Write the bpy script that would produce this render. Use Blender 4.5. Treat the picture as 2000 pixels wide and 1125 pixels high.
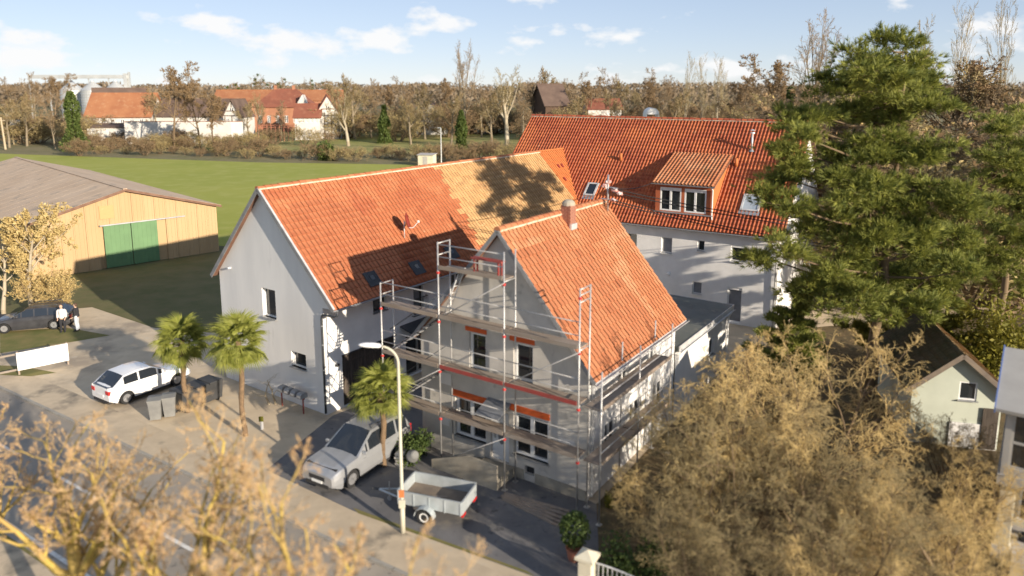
import bpy, math, random
import numpy as np
from math import sin, cos, tan, atan, atan2, radians, degrees, pi, sqrt, hypot
from mathutils import Vector, Matrix

for o in list(bpy.data.objects):
    bpy.data.objects.remove(o)
scene = bpy.context.scene
COL = scene.collection

# ------------------------------------------------------------------ camera
FPX, PX0, PY0, PYH, CAMH = 1433.3, 1004.5, 414.4, 169.65, 15.0   # solved from the photograph (2000 px wide)
PITCH = atan((PY0 - PYH) / FPX)
cam_d = bpy.data.cameras.new('camera')
cam = bpy.data.objects.new('camera', cam_d)
COL.objects.link(cam)
cam.location = (0, 0, CAMH)
cam.rotation_euler = (pi / 2 - PITCH, 0, 0)
cam_d.sensor_width = 36
cam_d.lens = 36 * FPX / 2000
cam_d.shift_x = -(PX0 - 1000) / 2000
cam_d.shift_y = -(562.5 - PY0) / 2000
cam_d.clip_end = 6000
cam_d.dof.use_dof = True
cam_d.dof.focus_distance = 55.0
cam_d.dof.aperture_fstop = 0.0258 / 0.115
scene.camera = cam

# ------------------------------------------------------------------ light
SUN_AZ, SUN_EL = radians(-45.5), radians(15.5)
SUN = Vector((cos(SUN_AZ) * cos(SUN_EL), sin(SUN_AZ) * cos(SUN_EL), sin(SUN_EL)))
sun_d = bpy.data.lights.new('sun', 'SUN')
sun_d.energy = 3.5
sun_d.angle = radians(0.5)
sun_d.color = (1.0, 0.87, 0.70)
sun = bpy.data.objects.new('sun', sun_d)
sun.rotation_euler = (-SUN).to_track_quat('-Z', 'Y').to_euler()
sun.location = (30, -30, 40)
COL.objects.link(sun)

world = bpy.data.worlds.new('World')
scene.world = world
world.use_nodes = True
wn, wl = world.node_tree.nodes, world.node_tree.links
wn.clear()
w_out = wn.new('ShaderNodeOutputWorld')
w_bg = wn.new('ShaderNodeBackground')
w_bg.inputs['Strength'].default_value = 0.15
sky = wn.new('ShaderNodeTexSky')
sky.sky_type = 'NISHITA'
sky.sun_disc = False
sky.sun_elevation = SUN_EL
sky.sun_rotation = pi / 2 - SUN_AZ
sky.altitude = 100
sky.air_density = 0.7
sky.dust_density = 0.0
sky.ozone_density = 2.0
# small fair-weather clouds all over the sky, from noise on the direction
w_tc = wn.new('ShaderNodeTexCoord')
w_map = wn.new('ShaderNodeMapping')
w_map.inputs['Scale'].default_value = (1.0, 1.0, 2.2)
w_map.inputs['Location'].default_value = (0.6, 0.14, 0.10)
wl.new(w_tc.outputs['Generated'], w_map.inputs['Vector'])
w_no = wn.new('ShaderNodeTexNoise')
w_no.inputs['Scale'].default_value = 9.5
w_no.inputs['Detail'].default_value = 7
w_no.inputs['Roughness'].default_value = 0.55
wl.new(w_map.outputs['Vector'], w_no.inputs['Vector'])
w_ra = wn.new('ShaderNodeValToRGB')
w_ra.color_ramp.elements[0].position = 0.555
w_ra.color_ramp.elements[1].position = 0.64
wl.new(w_no.outputs['Fac'], w_ra.inputs['Fac'])
w_mul = wn.new('ShaderNodeMath'); w_mul.operation = 'MULTIPLY'; w_mul.inputs[1].default_value = 0.95
wl.new(w_ra.outputs['Color'], w_mul.inputs[0])
w_mix = wn.new('ShaderNodeMixRGB')
w_mix.inputs['Color2'].default_value = (2.85, 2.85, 2.85, 1)
wl.new(w_mul.outputs[0], w_mix.inputs['Fac'])
w_gam = wn.new('ShaderNodeGamma')
w_gam.inputs['Gamma'].default_value = 0.45
wl.new(sky.outputs['Color'], w_gam.inputs['Color'])
w_tint = wn.new('ShaderNodeMixRGB'); w_tint.blend_type = 'MULTIPLY'; w_tint.inputs['Fac'].default_value = 1
w_tint.inputs['Color2'].default_value = (0.97, 0.985, 1.09, 1)
wl.new(w_gam.outputs['Color'], w_tint.inputs['Color1'])
wl.new(w_tint.outputs['Color'], w_mix.inputs['Color1'])
wl.new(w_mix.outputs['Color'], w_bg.inputs['Color'])
wl.new(w_bg.outputs['Background'], w_out.inputs['Surface'])

scene.view_settings.view_transform = 'Standard'
scene.view_settings.look = 'None'
scene.view_settings.exposure = 1.2
scene.view_settings.gamma = 1
scene.view_settings.use_curve_mapping = False
scene.render.engine = 'CYCLES'

# ------------------------------------------------------------------ pixel -> place
def ray(x, y):
    u = (x - PX0) / FPX; v = (PY0 - y) / FPX
    return Vector((u, cos(PITCH) + v * sin(PITCH), -sin(PITCH) + v * cos(PITCH)))
def G(x, y, z=0.0):
    d = ray(x, y); t = (z - CAMH) / d.z
    return Vector((d.x * t, d.y * t, z))
def AT(x, y, Y):
    d = ray(x, y); t = Y / d.y
    return Vector((d.x * t, Y, CAMH + d.z * t))

# ------------------------------------------------------------------ materials
MATS = {}
def mat(name, col, rough=0.8, col2=None, nscale=3.0, ndet=4, bump=0.0, bscale=20.0, metal=0.0, spec=0.3,
        tint=None, rnd=None, lo=0.35, hi=0.65, stretch=None, extra=None, coat=0.0):
    """procedural material; col2 is mixed in by noise, tint mixes by the mesh attribute 'tint', rnd by object random"""
    m = bpy.data.materials.new(name); m.use_nodes = True
    n, l = m.node_tree.nodes, m.node_tree.links
    b = n['Principled BSDF']
    b.inputs['Roughness'].default_value = rough
    b.inputs['Metallic'].default_value = metal
    b.inputs['Specular IOR Level'].default_value = spec
    if coat:
        b.inputs['Coat Weight'].default_value = coat
        b.inputs['Coat Roughness'].default_value = 0.08
    def c4(c): return (c[0], c[1], c[2], 1)
    rgb = n.new('ShaderNodeRGB'); rgb.outputs[0].default_value = c4(col)
    cur = rgb.outputs[0]
    tc = n.new('ShaderNodeTexCoord')
    vec = tc.outputs['Object']
    if stretch:
        mp = n.new('ShaderNodeMapping'); mp.inputs['Scale'].default_value = stretch
        l.new(vec, mp.inputs['Vector']); vec = mp.outputs['Vector']
    def mix(fac, c):
        nonlocal cur
        mx = n.new('ShaderNodeMixRGB'); mx.inputs['Color2'].default_value = c4(c)
        l.new(fac, mx.inputs['Fac']); l.new(cur, mx.inputs['Color1']); cur = mx.outputs['Color']
    def noise(scale, det, lo_, hi_, off=0.0):
        t = n.new('ShaderNodeTexNoise'); t.inputs['Scale'].default_value = scale; t.inputs['Detail'].default_value = det
        t.inputs['Roughness'].default_value = 0.6
        v2 = vec
        if off:
            mp2 = n.new('ShaderNodeMapping'); mp2.inputs['Location'].default_value = (off, off * .7, off * .3)
            l.new(vec, mp2.inputs['Vector']); v2 = mp2.outputs['Vector']
        l.new(v2, t.inputs['Vector'])
        mr = n.new('ShaderNodeMapRange'); mr.inputs['From Min'].default_value = lo_; mr.inputs['From Max'].default_value = hi_
        l.new(t.outputs['Fac'], mr.inputs['Value'])
        return mr.outputs['Result']
    if tint:
        at = n.new('ShaderNodeAttribute'); at.attribute_name = 'tint'
        mix(at.outputs['Fac'], tint)
    if rnd:
        oi = n.new('ShaderNodeObjectInfo'); mix(oi.outputs['Random'], rnd)
    if col2 is not None:
        mix(noise(nscale, ndet, lo, hi), col2)
    for k, ex in enumerate(extra or []):      # (colour, scale, lo, hi)
        mix(noise(ex[1], 5, ex[2], ex[3], 11.3 * (k + 1)), ex[0])
    l.new(cur, b.inputs['Base Color'])
    if bump:
        t = n.new('ShaderNodeTexNoise'); t.inputs['Scale'].default_value = bscale; t.inputs['Detail'].default_value = 5
        l.new(vec, t.inputs['Vector'])
        bp = n.new('ShaderNodeBump'); bp.inputs['Strength'].default_value = min(1, bump * 10); bp.inputs['Distance'].default_value = bump
        l.new(t.outputs['Fac'], bp.inputs['Height']); l.new(bp.outputs['Normal'], b.inputs['Normal'])
    MATS[name] = m
    return m
def leafmat(name, col, tint, trans=0.25, rough=0.6):
    m = mat(name, col, rough, tint=tint)
    n, l = m.node_tree.nodes, m.node_tree.links
    b = n['Principled BSDF']; out = n['Material Output']
    tr = n.new('ShaderNodeBsdfTranslucent'); mx = n.new('ShaderNodeMixShader'); mx.inputs['Fac'].default_value = trans
    src = b.inputs['Base Color'].links[0].from_socket
    l.new(src, tr.inputs['Color']); l.new(b.outputs[0], mx.inputs[1]); l.new(tr.outputs[0], mx.inputs[2]); l.new(mx.outputs[0], out.inputs['Surface'])
    return m

# ------------------------------------------------------------------ mesh helpers
class MB:
    """collects shapes; build() links them as ONE mesh object"""
    def __init__(s): s.v = []; s.f = []; s.t = []
    def add(s, vs, fs, tint=None):
        k = len(s.v); s.v.extend([tuple(p) for p in vs]); s.f.extend([tuple(i + k for i in f) for f in fs])
        if tint is not None:
            s.t.extend([0.0] * (k - len(s.t))); s.t.extend([tint] * len(vs))
        return s
    def box(s, x0, x1, y0, y1, z0, z1):
        if x0 > x1: x0, x1 = x1, x0
        if y0 > y1: y0, y1 = y1, y0
        if z0 > z1: z0, z1 = z1, z0
        return s.add([(x0, y0, z0), (x1, y0, z0), (x1, y1, z0), (x0, y1, z0), (x0, y0, z1), (x1, y0, z1), (x1, y1, z1), (x0, y1, z1)],
                     [(0, 3, 2, 1), (4, 5, 6, 7), (0, 1, 5, 4), (1, 2, 6, 5), (2, 3, 7, 6), (3, 0, 4, 7)])
    def obox(s, c, a, b, d):
        """box from centre and three half vectors"""
        c, a, b, d = Vector(c), Vector(a), Vector(b), Vector(d)
        if a.cross(b).dot(d) < 0: a = -a
        vs = [c - a - b - d, c + a - b - d, c + a + b - d, c - a + b - d, c - a - b + d, c + a - b + d, c + a + b + d, c - a + b + d]
        return s.add(vs, [(0, 3, 2, 1), (4, 5, 6, 7), (0, 1, 5, 4), (1, 2, 6, 5), (2, 3, 7, 6), (3, 0, 4, 7)])
    def quad(s, a, b, c, d): return s.add([a, b, c, d], [(0, 1, 2, 3)])
    def poly(s, pts): return s.add(pts, [tuple(range(len(pts)))])
    def tube(s, pts, r, n=8, cap=True):
        """tube along a list of points; r a number or list"""
        pts = [Vector(p) for p in pts]; m = len(pts)
        rs = r if isinstance(r, (list, tuple)) else [r] * m
        k = len(s.v); pu = None
        for i, p in enumerate(pts):
            d = (pts[min(i + 1, m - 1)] - pts[max(i - 1, 0)]).normalized()
            if pu is None:
                u = d.orthogonal().normalized()
            else:
                u = (pu - d * pu.dot(d)).normalized()
            pu = u; w = d.cross(u)
            for j in range(n):
                a = 2 * pi * j / n
                s.v.append(tuple(p + (u * cos(a) + w * sin(a)) * rs[i]))
        for i in range(m - 1):
            for j in range(n):
                a = k + i * n + j; b = k + i * n + (j + 1) % n
                s.f.append((a, b, b + n, a + n))
        if cap:
            s.f.append(tuple(k + j for j in reversed(range(n)))); s.f.append(tuple(k + (m - 1) * n + j for j in range(n)))
        return s
    def lathe(s, prof, n=24, c=(0, 0, 0), ax='z'):
        k = len(s.v)
        for (r, z) in prof:
            for j in range(n):
                a = 2 * pi * j / n
                x, y = r * cos(a), r * sin(a)
                p = (x, y, z) if ax == 'z' else ((x, z, y) if ax == 'y' else (z, x, y))
                s.v.append((p[0] + c[0], p[1] + c[1], p[2] + c[2]))
        for i in range(len(prof) - 1):
            for j in range(n):
                a = k + i * n + j; b = k + i * n + (j + 1) % n
                s.f.append((a, b, b + n, a + n))
        s.f.append(tuple(k + j for j in range(n))); s.f.append(tuple(k + (len(prof) - 1) * n + j for j in range(n)))
        return s
    def prism(s, pts, ext):
        """polygon pts extruded by vector ext"""
        n = len(pts); e = Vector(ext); P = [Vector(p) for p in pts]
        return s.add(P + [p + e for p in P], [tuple(reversed(range(n))), tuple(range(n, 2 * n))] + [(i, (i + 1) % n, n + (i + 1) % n, n + i) for i in range(n)])
    def mesh(s, name, m=None, smooth=False):
        me = bpy.data.meshes.new(name); me.from_pydata(s.v, [], s.f)
        if s.t:
            s.t.extend([0.0] * (len(s.v) - len(s.t)))
            at = me.attributes.new('tint', 'FLOAT', 'POINT'); at.data.foreach_set('value', s.t)
        if m: me.materials.append(m if not isinstance(m, str) else MATS[m])
        if smooth:
            me.polygons.foreach_set('use_smooth', [True] * len(me.polygons))
        me.update()
        return me
    def build(s, name, m, parent=None, smooth=False, bevel=0.0, loc=None):
        o = bpy.data.objects.new(name, s.mesh(name, m, smooth))
        COL.objects.link(o)
        if parent: o.parent = parent
        if loc is not None: o.location = loc
        if bevel:
            md = o.modifiers.new('bevel', 'BEVEL'); md.width = bevel; md.segments = 2; md.limit_method = 'ANGLE'
        return o

def link(name, me, parent=None, loc=None, rz=0.0):
    o = bpy.data.objects.new(name, me); COL.objects.link(o)
    if parent: o.parent = parent
    if loc is not None: o.location = loc
    if rz: o.rotation_euler.z = rz
    return o
def tag(o, label=None, cat=None, group=None, kind=None):
    if label: o['label'] = label
    if cat: o['category'] = cat
    if group: o['group'] = group
    if kind: o['kind'] = kind
    return o
def thing(name, label, cat, loc=(0, 0, 0), rz=0.0, group=None):
    o = bpy.data.objects.new(name, None); COL.objects.link(o)
    o.empty_display_size = 0.3
    o.location = loc; o.rotation_euler.z = rz
    return tag(o, label, cat, group)
def dup(root, loc, rz=0.0, sc=None, label=None, group=None):
    r = root.copy(); COL.objects.link(r); r.location = loc; r.rotation_euler.z = rz
    if sc is not None: r.scale = (sc, sc, sc) if not isinstance(sc, (tuple, list)) else sc
    if label: r['label'] = label
    if group: r['group'] = group
    for ch in list(root.children):
        c = ch.copy(); COL.objects.link(c); c.parent = r
        for g in ch.children:
            d = g.copy(); COL.objects.link(d); d.parent = c
    return r
def np_mesh(name, V, Fq, m, tint=None, smooth=False):
    """V (n,3), Fq (k,3 or 4) numpy -> mesh"""
    me = bpy.data.meshes.new(name)
    n, k, w = len(V), len(Fq), Fq.shape[1]
    me.vertices.add(n); me.vertices.foreach_set('co', np.ascontiguousarray(V, dtype=np.float32).ravel())
    me.loops.add(k * w); me.loops.foreach_set('vertex_index', np.ascontiguousarray(Fq, dtype=np.int32).ravel())
    me.polygons.add(k); me.polygons.foreach_set('loop_start', np.arange(0, k * w, w, dtype=np.int32))
    me.polygons.foreach_set('loop_total', np.full(k, w, dtype=np.int32))
    if smooth: me.polygons.foreach_set('use_smooth', np.ones(k, dtype=bool))
    if tint is not None:
        at = me.attributes.new('tint', 'FLOAT', 'POINT'); at.data.foreach_set('value', np.ascontiguousarray(tint, dtype=np.float32))
    me.materials.append(MATS[m] if isinstance(m, str) else m)
    me.update(calc_edges=True); me.validate()
    return me
def seg_mesh(name, segs, m, sides=3, tint=None):
    """tapered tubes for many segments [(p,q,r0,r1)]"""
    S = np.array([[*a, *b, r0, r1] for a, b, r0, r1 in segs], dtype=np.float64)
    p, q, r0, r1 = S[:, 0:3], S[:, 3:6], S[:, 6:7], S[:, 7:8]
    d = q - p; d /= np.maximum(np.linalg.norm(d, axis=1, keepdims=True), 1e-9)
    ref = np.where(np.abs(d[:, 2:3]) > .9, np.array([[1., 0, 0]]), np.array([[0, 0, 1.]]))
    u = np.cross(d, ref); u /= np.linalg.norm(u, axis=1, keepdims=True); w = np.cross(d, u)
    rings = []
    for P_, R_ in ((p, r0), (q, r1)):
        for j in range(sides):
            a = 2 * pi * j / sides
            rings.append(P_ + (u * cos(a) + w * sin(a)) * R_)
    V = np.stack(rings, axis=1).reshape(-1, 3)
    n = len(S); base = (np.arange(n) * 2 * sides)[:, None]
    Fs = []
    for j in range(sides):
        k = (j + 1) % sides
        Fs.append(base + np.array([[j, k, k + sides, j + sides]]))
    Fq = np.concatenate(Fs)
    t = None
    if tint is not None: t = np.repeat(np.asarray(tint), 2 * sides)
    return np_mesh(name, V, Fq, m, t, smooth=True)
def leaf_mesh(name, centers, size, m, rng, flat=0.0, tint=None, aspect=0.5):
    """many small leaf-sized quads, random orientation"""
    c = np.asarray(centers, dtype=np.float64); n = len(c)
    a = rng.normal(size=(n, 3)); a[:, 2] *= (1 - flat); a /= np.linalg.norm(a, axis=1, keepdims=True)
    b = rng.normal(size=(n, 3)); b[:, 2] *= (1 - flat); b = np.cross(a, b); b /= np.linalg.norm(b, axis=1, keepdims=True)
    sz = size * rng.uniform(.6, 1.35, (n, 1))
    V = np.stack([c - a * sz, c + b * sz * aspect, c + a * sz, c - b * sz * aspect], axis=1).reshape(-1, 3)
    Fq = (np.arange(n) * 4)[:, None] + np.array([[0, 1, 2, 3]])
    t = rng.uniform(0, 1, n) if tint is None else tint
    return np_mesh(name, V, Fq, m, np.repeat(t, 4))

# ------------------------------------------------------------------ material library
mat('ground_soil', (0.21, 0.175, 0.09), 0.95, (0.15, 0.145, 0.06), 0.12, 6, extra=[((0.26, 0.215, 0.125), 0.6, .5, .7)])
mat('field_grass', (0.33, 0.34, 0.062), 0.9, (0.28, 0.31, 0.05), 0.05, 5, extra=[((0.36, 0.36, 0.09), 0.35, .48, .7)], bump=0.03, bscale=6)
mat('meadow_grass', (0.26, 0.27, 0.07), 0.9, (0.32, 0.27, 0.11), 0.06, 5, extra=[((0.12, 0.15, 0.035), 0.25, .5, .7)])
mat('lawn_grass', (0.105, 0.11, 0.042), 0.95, (0.15, 0.135, 0.062), 0.5, 6, bump=0.04, bscale=9, extra=[((0.15, 0.12, 0.06), 1.4, .55, .75)])
mat('verge_grass', (0.22, 0.18, 0.07), 0.95, (0.13, 0.14, 0.04), 0.9, 6, bump=0.04, bscale=9)
mat('asphalt', (0.33, 0.29, 0.24), 0.85, (0.27, 0.24, 0.20), 0.5, 6, bump=0.006, bscale=60, extra=[((0.38, 0.33, 0.265), 0.25, .5, .7), ((0.10, 0.095, 0.09), 2.2, .62, .72)])
mat('driveway_asphalt', (0.175, 0.17, 0.17), 0.9, (0.13, 0.127, 0.128), 0.8, 6, bump=0.01, bscale=40, extra=[((0.25, 0.225, 0.19), 1.1, .56, .72), ((0.09, 0.088, 0.09), 3.0, .6, .7)])
mat('yard_concrete', (0.60, 0.49, 0.345), 0.9, (0.50, 0.405, 0.285), 0.6, 7, bump=0.008, bscale=30, extra=[((0.34, 0.28, 0.21), 0.35, .52, .68), ((0.52, 0.45, 0.35), 1.8, .58, .75)])
mat('pavement_stone', (0.56, 0.455, 0.32), 0.9, (0.47, 0.38, 0.27), 1.3, 6, bump=0.006, bscale=30, extra=[((0.17, 0.15, 0.12), 0.5, .55, .7)])
mat('kerb_stone', (0.40, 0.37, 0.32), 0.85, (0.30, 0.28, 0.24), 3, 4, rnd=(0.34, 0.31, 0.27), bump=0.004)
mat('road_paint', (0.72, 0.70, 0.65), 0.8, (0.40, 0.38, 0.34), 4, 6, lo=.45, hi=.75)
mat('leaf_litter', (0.16, 0.11, 0.055), 0.95, (0.09, 0.075, 0.04), 1.5, 6, bump=0.05, bscale=12, extra=[((0.24, 0.18, 0.09), 3.5, .55, .7)])
mat('render_white', (0.76, 0.745, 0.72), 0.9, (0.66, 0.65, 0.635), 0.7, 6, bump=0.006, bscale=55, extra=[((0.50, 0.49, 0.48), 1.6, .62, .85)], stretch=(1, 1, .22))
mat('render_white_new', (0.83, 0.82, 0.80), 0.9, (0.72, 0.71, 0.69), 0.8, 5, bump=0.006, bscale=40)
mat('render_grey', (0.60, 0.565, 0.505), 0.92, (0.47, 0.445, 0.405), 0.9, 7, bump=0.01, bscale=35, extra=[((0.57, 0.55, 0.51), 0.5, .5, .7), ((0.33, 0.31, 0.28), 1.8, .6, .75)])
mat('plinth', (0.40, 0.36, 0.29), 0.95, (0.28, 0.25, 0.20), 1.3, 6, bump=0.015, bscale=14)
mat('tile_orange', (0.40, 0.14, 0.063), 0.8, None, tint=(0.35, 0.112, 0.05), extra=[((0.49, 0.20, 0.095), 0.9, .5, .75), ((0.60, 0.42, 0.30), 2.6, .69, .78), ((0.31, 0.088, 0.042), 0.45, .56, .75)], bump=0.004, bscale=30)
mat('tile_tan', (0.51, 0.32, 0.15), 0.85, None, tint=(0.39, 0.225, 0.10), extra=[((0.34, 0.19, 0.09), 1.1, .56, .75), ((0.56, 0.38, 0.20), 2.6, .58, .7)], bump=0.004, bscale=30)
mat('tile_new', (0.50, 0.165, 0.055), 0.7, None, tint=(0.46, 0.145, 0.048))
mat('tile_red', (0.42, 0.118, 0.052), 0.75, None, tint=(0.31, 0.072, 0.035), extra=[((0.52, 0.16, 0.06), 0.5, .48, .7), ((0.50, 0.28, 0.16), 1.8, .64, .78), ((0.22, 0.05, 0.025), 0.8, .6, .75)])
mat('tile_weathered', (0.45, 0.18, 0.085), 0.85, None, tint=(0.37, 0.135, 0.062), extra=[((0.52, 0.265, 0.145), 0.7, .5, .7), ((0.36, 0.22, 0.11), 1.3, .6, .75), ((0.62, 0.45, 0.32), 2.2, .68, .78), ((0.20, 0.12, 0.06), 0.5, .62, .8)], bump=0.004, bscale=30)
mat('tile_dark', (0.13, 0.075, 0.055), 0.85, (0.20, 0.10, 0.065), 0.6, 6)
mat('roof_far_orange', (0.37, 0.165, 0.078), 0.85, (0.30, 0.12, 0.058), 0.25, 8, extra=[((0.42, 0.24, 0.13), 0.9, .55, .75)])
mat('roof_far_red', (0.26, 0.095, 0.058), 0.85, (0.19, 0.07, 0.046), 0.25, 8, extra=[((0.32, 0.15, 0.09), 0.7, .55, .75)])
mat('roof_far_dark', (0.11, 0.075, 0.06), 0.9, (0.16, 0.11, 0.085), 0.3, 8)
mat('mortar', (0.62, 0.55, 0.44), 0.95, (0.50, 0.36, 0.24), 5, 5, bump=0.01)
mat('zinc', (0.46, 0.47, 0.48), 0.45, (0.36, 0.37, 0.38), 2, 4, metal=0.6)
mat('zinc_light', (0.66, 0.66, 0.65), 0.5, (0.5, 0.5, 0.5), 3, 4, metal=0.3)
mat('dark_metal', (0.055, 0.06, 0.068), 0.5, (0.085, 0.09, 0.095), 2, 3, metal=0.3)
mat('verge_grey', (0.20, 0.20, 0.205), 0.6, (0.28, 0.28, 0.28), 2, 3)
mat('white_plastic', (0.80, 0.80, 0.79), 0.4, (0.74, 0.74, 0.73), 2, 2)
mat('glass_dark', (0.018, 0.022, 0.026), 0.06, spec=0.8)
mat('glass_sky', (0.30, 0.36, 0.42), 0.08, (0.42, 0.47, 0.52), 1.2, 3, spec=0.8)
mat('curtain_grey', (0.22, 0.23, 0.25), 0.35, (0.15, 0.16, 0.18), 1.5, 3, spec=0.6)
mat('oak_old', (0.085, 0.066, 0.052), 0.9, (0.045, 0.036, 0.030), 2.5, 6, rnd=(0.13, 0.105, 0.085), stretch=(4, 4, .35), bump=0.006, bscale=18)
mat('board_wood', (0.34, 0.275, 0.22), 0.9, (0.24, 0.19, 0.15), 2.2, 6, rnd=(0.27, 0.235, 0.20), stretch=(1, .4, 1), bump=0.004)
mat('board_red', (0.33, 0.055, 0.045), 0.8, (0.24, 0.06, 0.05), 3, 5)
mat('scaffold_steel', (0.56, 0.55, 0.53), 0.45, (0.42, 0.41, 0.40), 4, 4, metal=0.5)
mat('coupler_red', (0.55, 0.05, 0.045), 0.6)
mat('orange_foam', (0.66, 0.125, 0.030), 0.8, (0.52, 0.10, 0.03), 3, 4)
mat('brick', (0.36, 0.15, 0.10), 0.9, (0.27, 0.12, 0.085), 4, 5, rnd=(0.42, 0.20, 0.13))
mat('hall_panel', (0.47, 0.325, 0.175), 0.75, (0.44, 0.30, 0.16), 0.4, 6, rnd=(0.48, 0.335, 0.185), stretch=(1, 1, .3))
mat('hall_roof', (0.58, 0.44, 0.31), 0.85, (0.50, 0.37, 0.255), 0.3, 6, rnd=(0.56, 0.43, 0.31), extra=[((0.30, 0.25, 0.20), 0.7, .55, .75)])
mat('green_door', (0.135, 0.245, 0.115), 0.6, (0.115, 0.21, 0.10), 0.6, 4)
mat('fascia_brown', (0.16, 0.085, 0.055), 0.8, (0.22, 0.13, 0.09), 2, 4)
mat('car_white', (0.80, 0.80, 0.80), 0.3, (0.76, 0.76, 0.76), 1.5, 3, coat=0.8, spec=0.5)
mat('car_silver', (0.40, 0.41, 0.425), 0.35, (0.36, 0.37, 0.385), 2, 4, metal=0.45, coat=0.6)
mat('car_black', (0.035, 0.035, 0.04), 0.35, (0.055, 0.055, 0.06), 2, 3, coat=0.7)
mat('car_trim', (0.035, 0.035, 0.037), 0.6)
mat('car_glass', (0.016, 0.020, 0.026), 0.05, spec=0.9)
mat('tyre', (0.025, 0.025, 0.026), 0.85)
mat('rim', (0.45, 0.45, 0.46), 0.35, metal=0.7)
mat('lamp_red', (0.50, 0.02, 0.02), 0.25, spec=0.6)
mat('lamp_clear', (0.62, 0.64, 0.66), 0.12, spec=0.9)
mat('plate', (0.72, 0.72, 0.70), 0.5)
mat('trailer_zinc', (0.50, 0.54, 0.56), 0.5, (0.40, 0.44, 0.45), 2, 5, metal=0.35)
mat('plywood_dark', (0.16, 0.13, 0.105), 0.9, (0.24, 0.19, 0.14), 1.5, 5)
mat('lamp_post', (0.56, 0.53, 0.42), 0.55, (0.47, 0.445, 0.36), 2, 5)
mat('lamp_head', (0.78, 0.78, 0.77), 0.4)
mat('bin_black', (0.035, 0.036, 0.038), 0.6, (0.055, 0.056, 0.058), 2, 3)
mat('bin_grey', (0.17, 0.17, 0.165), 0.65, (0.22, 0.22, 0.21), 2, 3)
mat('mailbox_grey', (0.28, 0.28, 0.285), 0.5, (0.36, 0.36, 0.36), 4, 3, metal=0.3)
mat('rust_red', (0.26, 0.07, 0.055), 0.8)
mat('dish_red', (0.24, 0.042, 0.030), 0.5)
mat('terracotta', (0.40, 0.16, 0.10), 0.85, (0.33, 0.14, 0.09), 3, 4)
mat('gate_cream', (0.68, 0.63, 0.49), 0.8, (0.58, 0.53, 0.41), 2, 5)
mat('rail_grey', (0.42, 0.42, 0.42), 0.5, (0.52, 0.52, 0.52), 3, 3)
mat('shed_green', (0.52, 0.55, 0.46), 0.85, (0.46, 0.49, 0.41), 0.8, 5)
mat('shed_roof', (0.40, 0.27, 0.135), 0.9, (0.28, 0.20, 0.115), 1.2, 6, extra=[((0.44, 0.17, 0.075), 0.8, .6, .72), ((0.12, 0.11, 0.07), 0.9, .6, .75)])
mat('moss_roof', (0.06, 0.065, 0.035), 0.95, (0.10, 0.085, 0.055), 1.2, 6)
mat('annex_roof', (0.11, 0.125, 0.115), 0.7, (0.16, 0.17, 0.155), 0.8, 6, extra=[((0.26, 0.24, 0.19), 1.4, .62, .75)])
mat('grey_paint', (0.40, 0.385, 0.355), 0.7, (0.35, 0.335, 0.31), 1, 4)
mat('blue_trim', (0.13, 0.19, 0.40), 0.6)
mat('step_stone', (0.46, 0.43, 0.40), 0.85, (0.38, 0.355, 0.33), 2, 5)
mat('brick_far', (0.42, 0.20, 0.115), 0.9, (0.34, 0.16, 0.095), 0.4, 6)
mat('plaster_far', (0.64, 0.62, 0.58), 0.9, (0.54, 0.515, 0.475), 0.25, 6)
mat('timber_far', (0.10, 0.065, 0.045), 0.9)
mat('silo_metal', (0.60, 0.61, 0.60), 0.45, (0.50, 0.51, 0.50), 0.3, 5, metal=0.4)
mat('pole_wood', (0.52, 0.42, 0.29), 0.9, (0.42, 0.34, 0.23), 2, 5)
mat('cable_black', (0.02, 0.02, 0.022), 0.7)
mat('insulator', (0.60, 0.30, 0.26), 0.6, (0.70, 0.62, 0.60), 5, 3, lo=.45, hi=.55)
mat('bark_grey', (0.25, 0.205, 0.14), 0.95, (0.18, 0.145, 0.10), 2, 5, tint=(0.33, 0.27, 0.185))
mat('bark_brown', (0.150, 0.105, 0.062), 0.95, None, tint=(0.215, 0.155, 0.095))
mat('bark_yellow', (0.62, 0.47, 0.10), 0.9, (0.36, 0.26, 0.08), 2, 5, tint=(0.42, 0.27, 0.11))
mat('twig_brown', (0.24, 0.17, 0.098), 0.95, None, tint=(0.33, 0.245, 0.15))
mat('twig_olive', (0.27, 0.215, 0.105), 0.95, None, tint=(0.36, 0.285, 0.15))
mat('twig_tan', (0.53, 0.38, 0.15), 0.9, None, tint=(0.66, 0.50, 0.235))
mat('twig_orange', (0.56, 0.37, 0.165), 0.9, None, tint=(0.64, 0.46, 0.26))
mat('bark_pale', (0.43, 0.375, 0.28), 0.9, None, tint=(0.33, 0.275, 0.19))
mat('bark_palm', (0.22, 0.145, 0.085), 0.95, (0.13, 0.09, 0.055), 6, 5, bump=0.03, bscale=12)
leafmat('bud_brown', (0.23, 0.15, 0.075), (0.33, 0.22, 0.11), .2)
leafmat('bud_orange', (0.58, 0.36, 0.17), (0.66, 0.48, 0.28), .3)
leafmat('bud_tan', (0.48, 0.36, 0.14), (0.60, 0.47, 0.22), .25)
leafmat('needle', (0.085, 0.115, 0.026), (0.36, 0.37, 0.08), .25)
leafmat('needle_yellow', (0.16, 0.155, 0.022), (0.25, 0.225, 0.035), .3)
leafmat('ivy', (0.06, 0.09, 0.022), (0.13, 0.17, 0.04), .25)
leafmat('palm_leaf', (0.20, 0.23, 0.04), (0.33, 0.34, 0.08), .3)
leafmat('shrub_leaf', (0.055, 0.09, 0.026), (0.10, 0.14, 0.035), .25)
leafmat('far_wood', (0.18, 0.135, 0.088), (0.26, 0.20, 0.135), .2)
mat('skin', (0.55, 0.36, 0.26), 0.6)
mat('cloth_dark', (0.03, 0.03, 0.035), 0.9)
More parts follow.
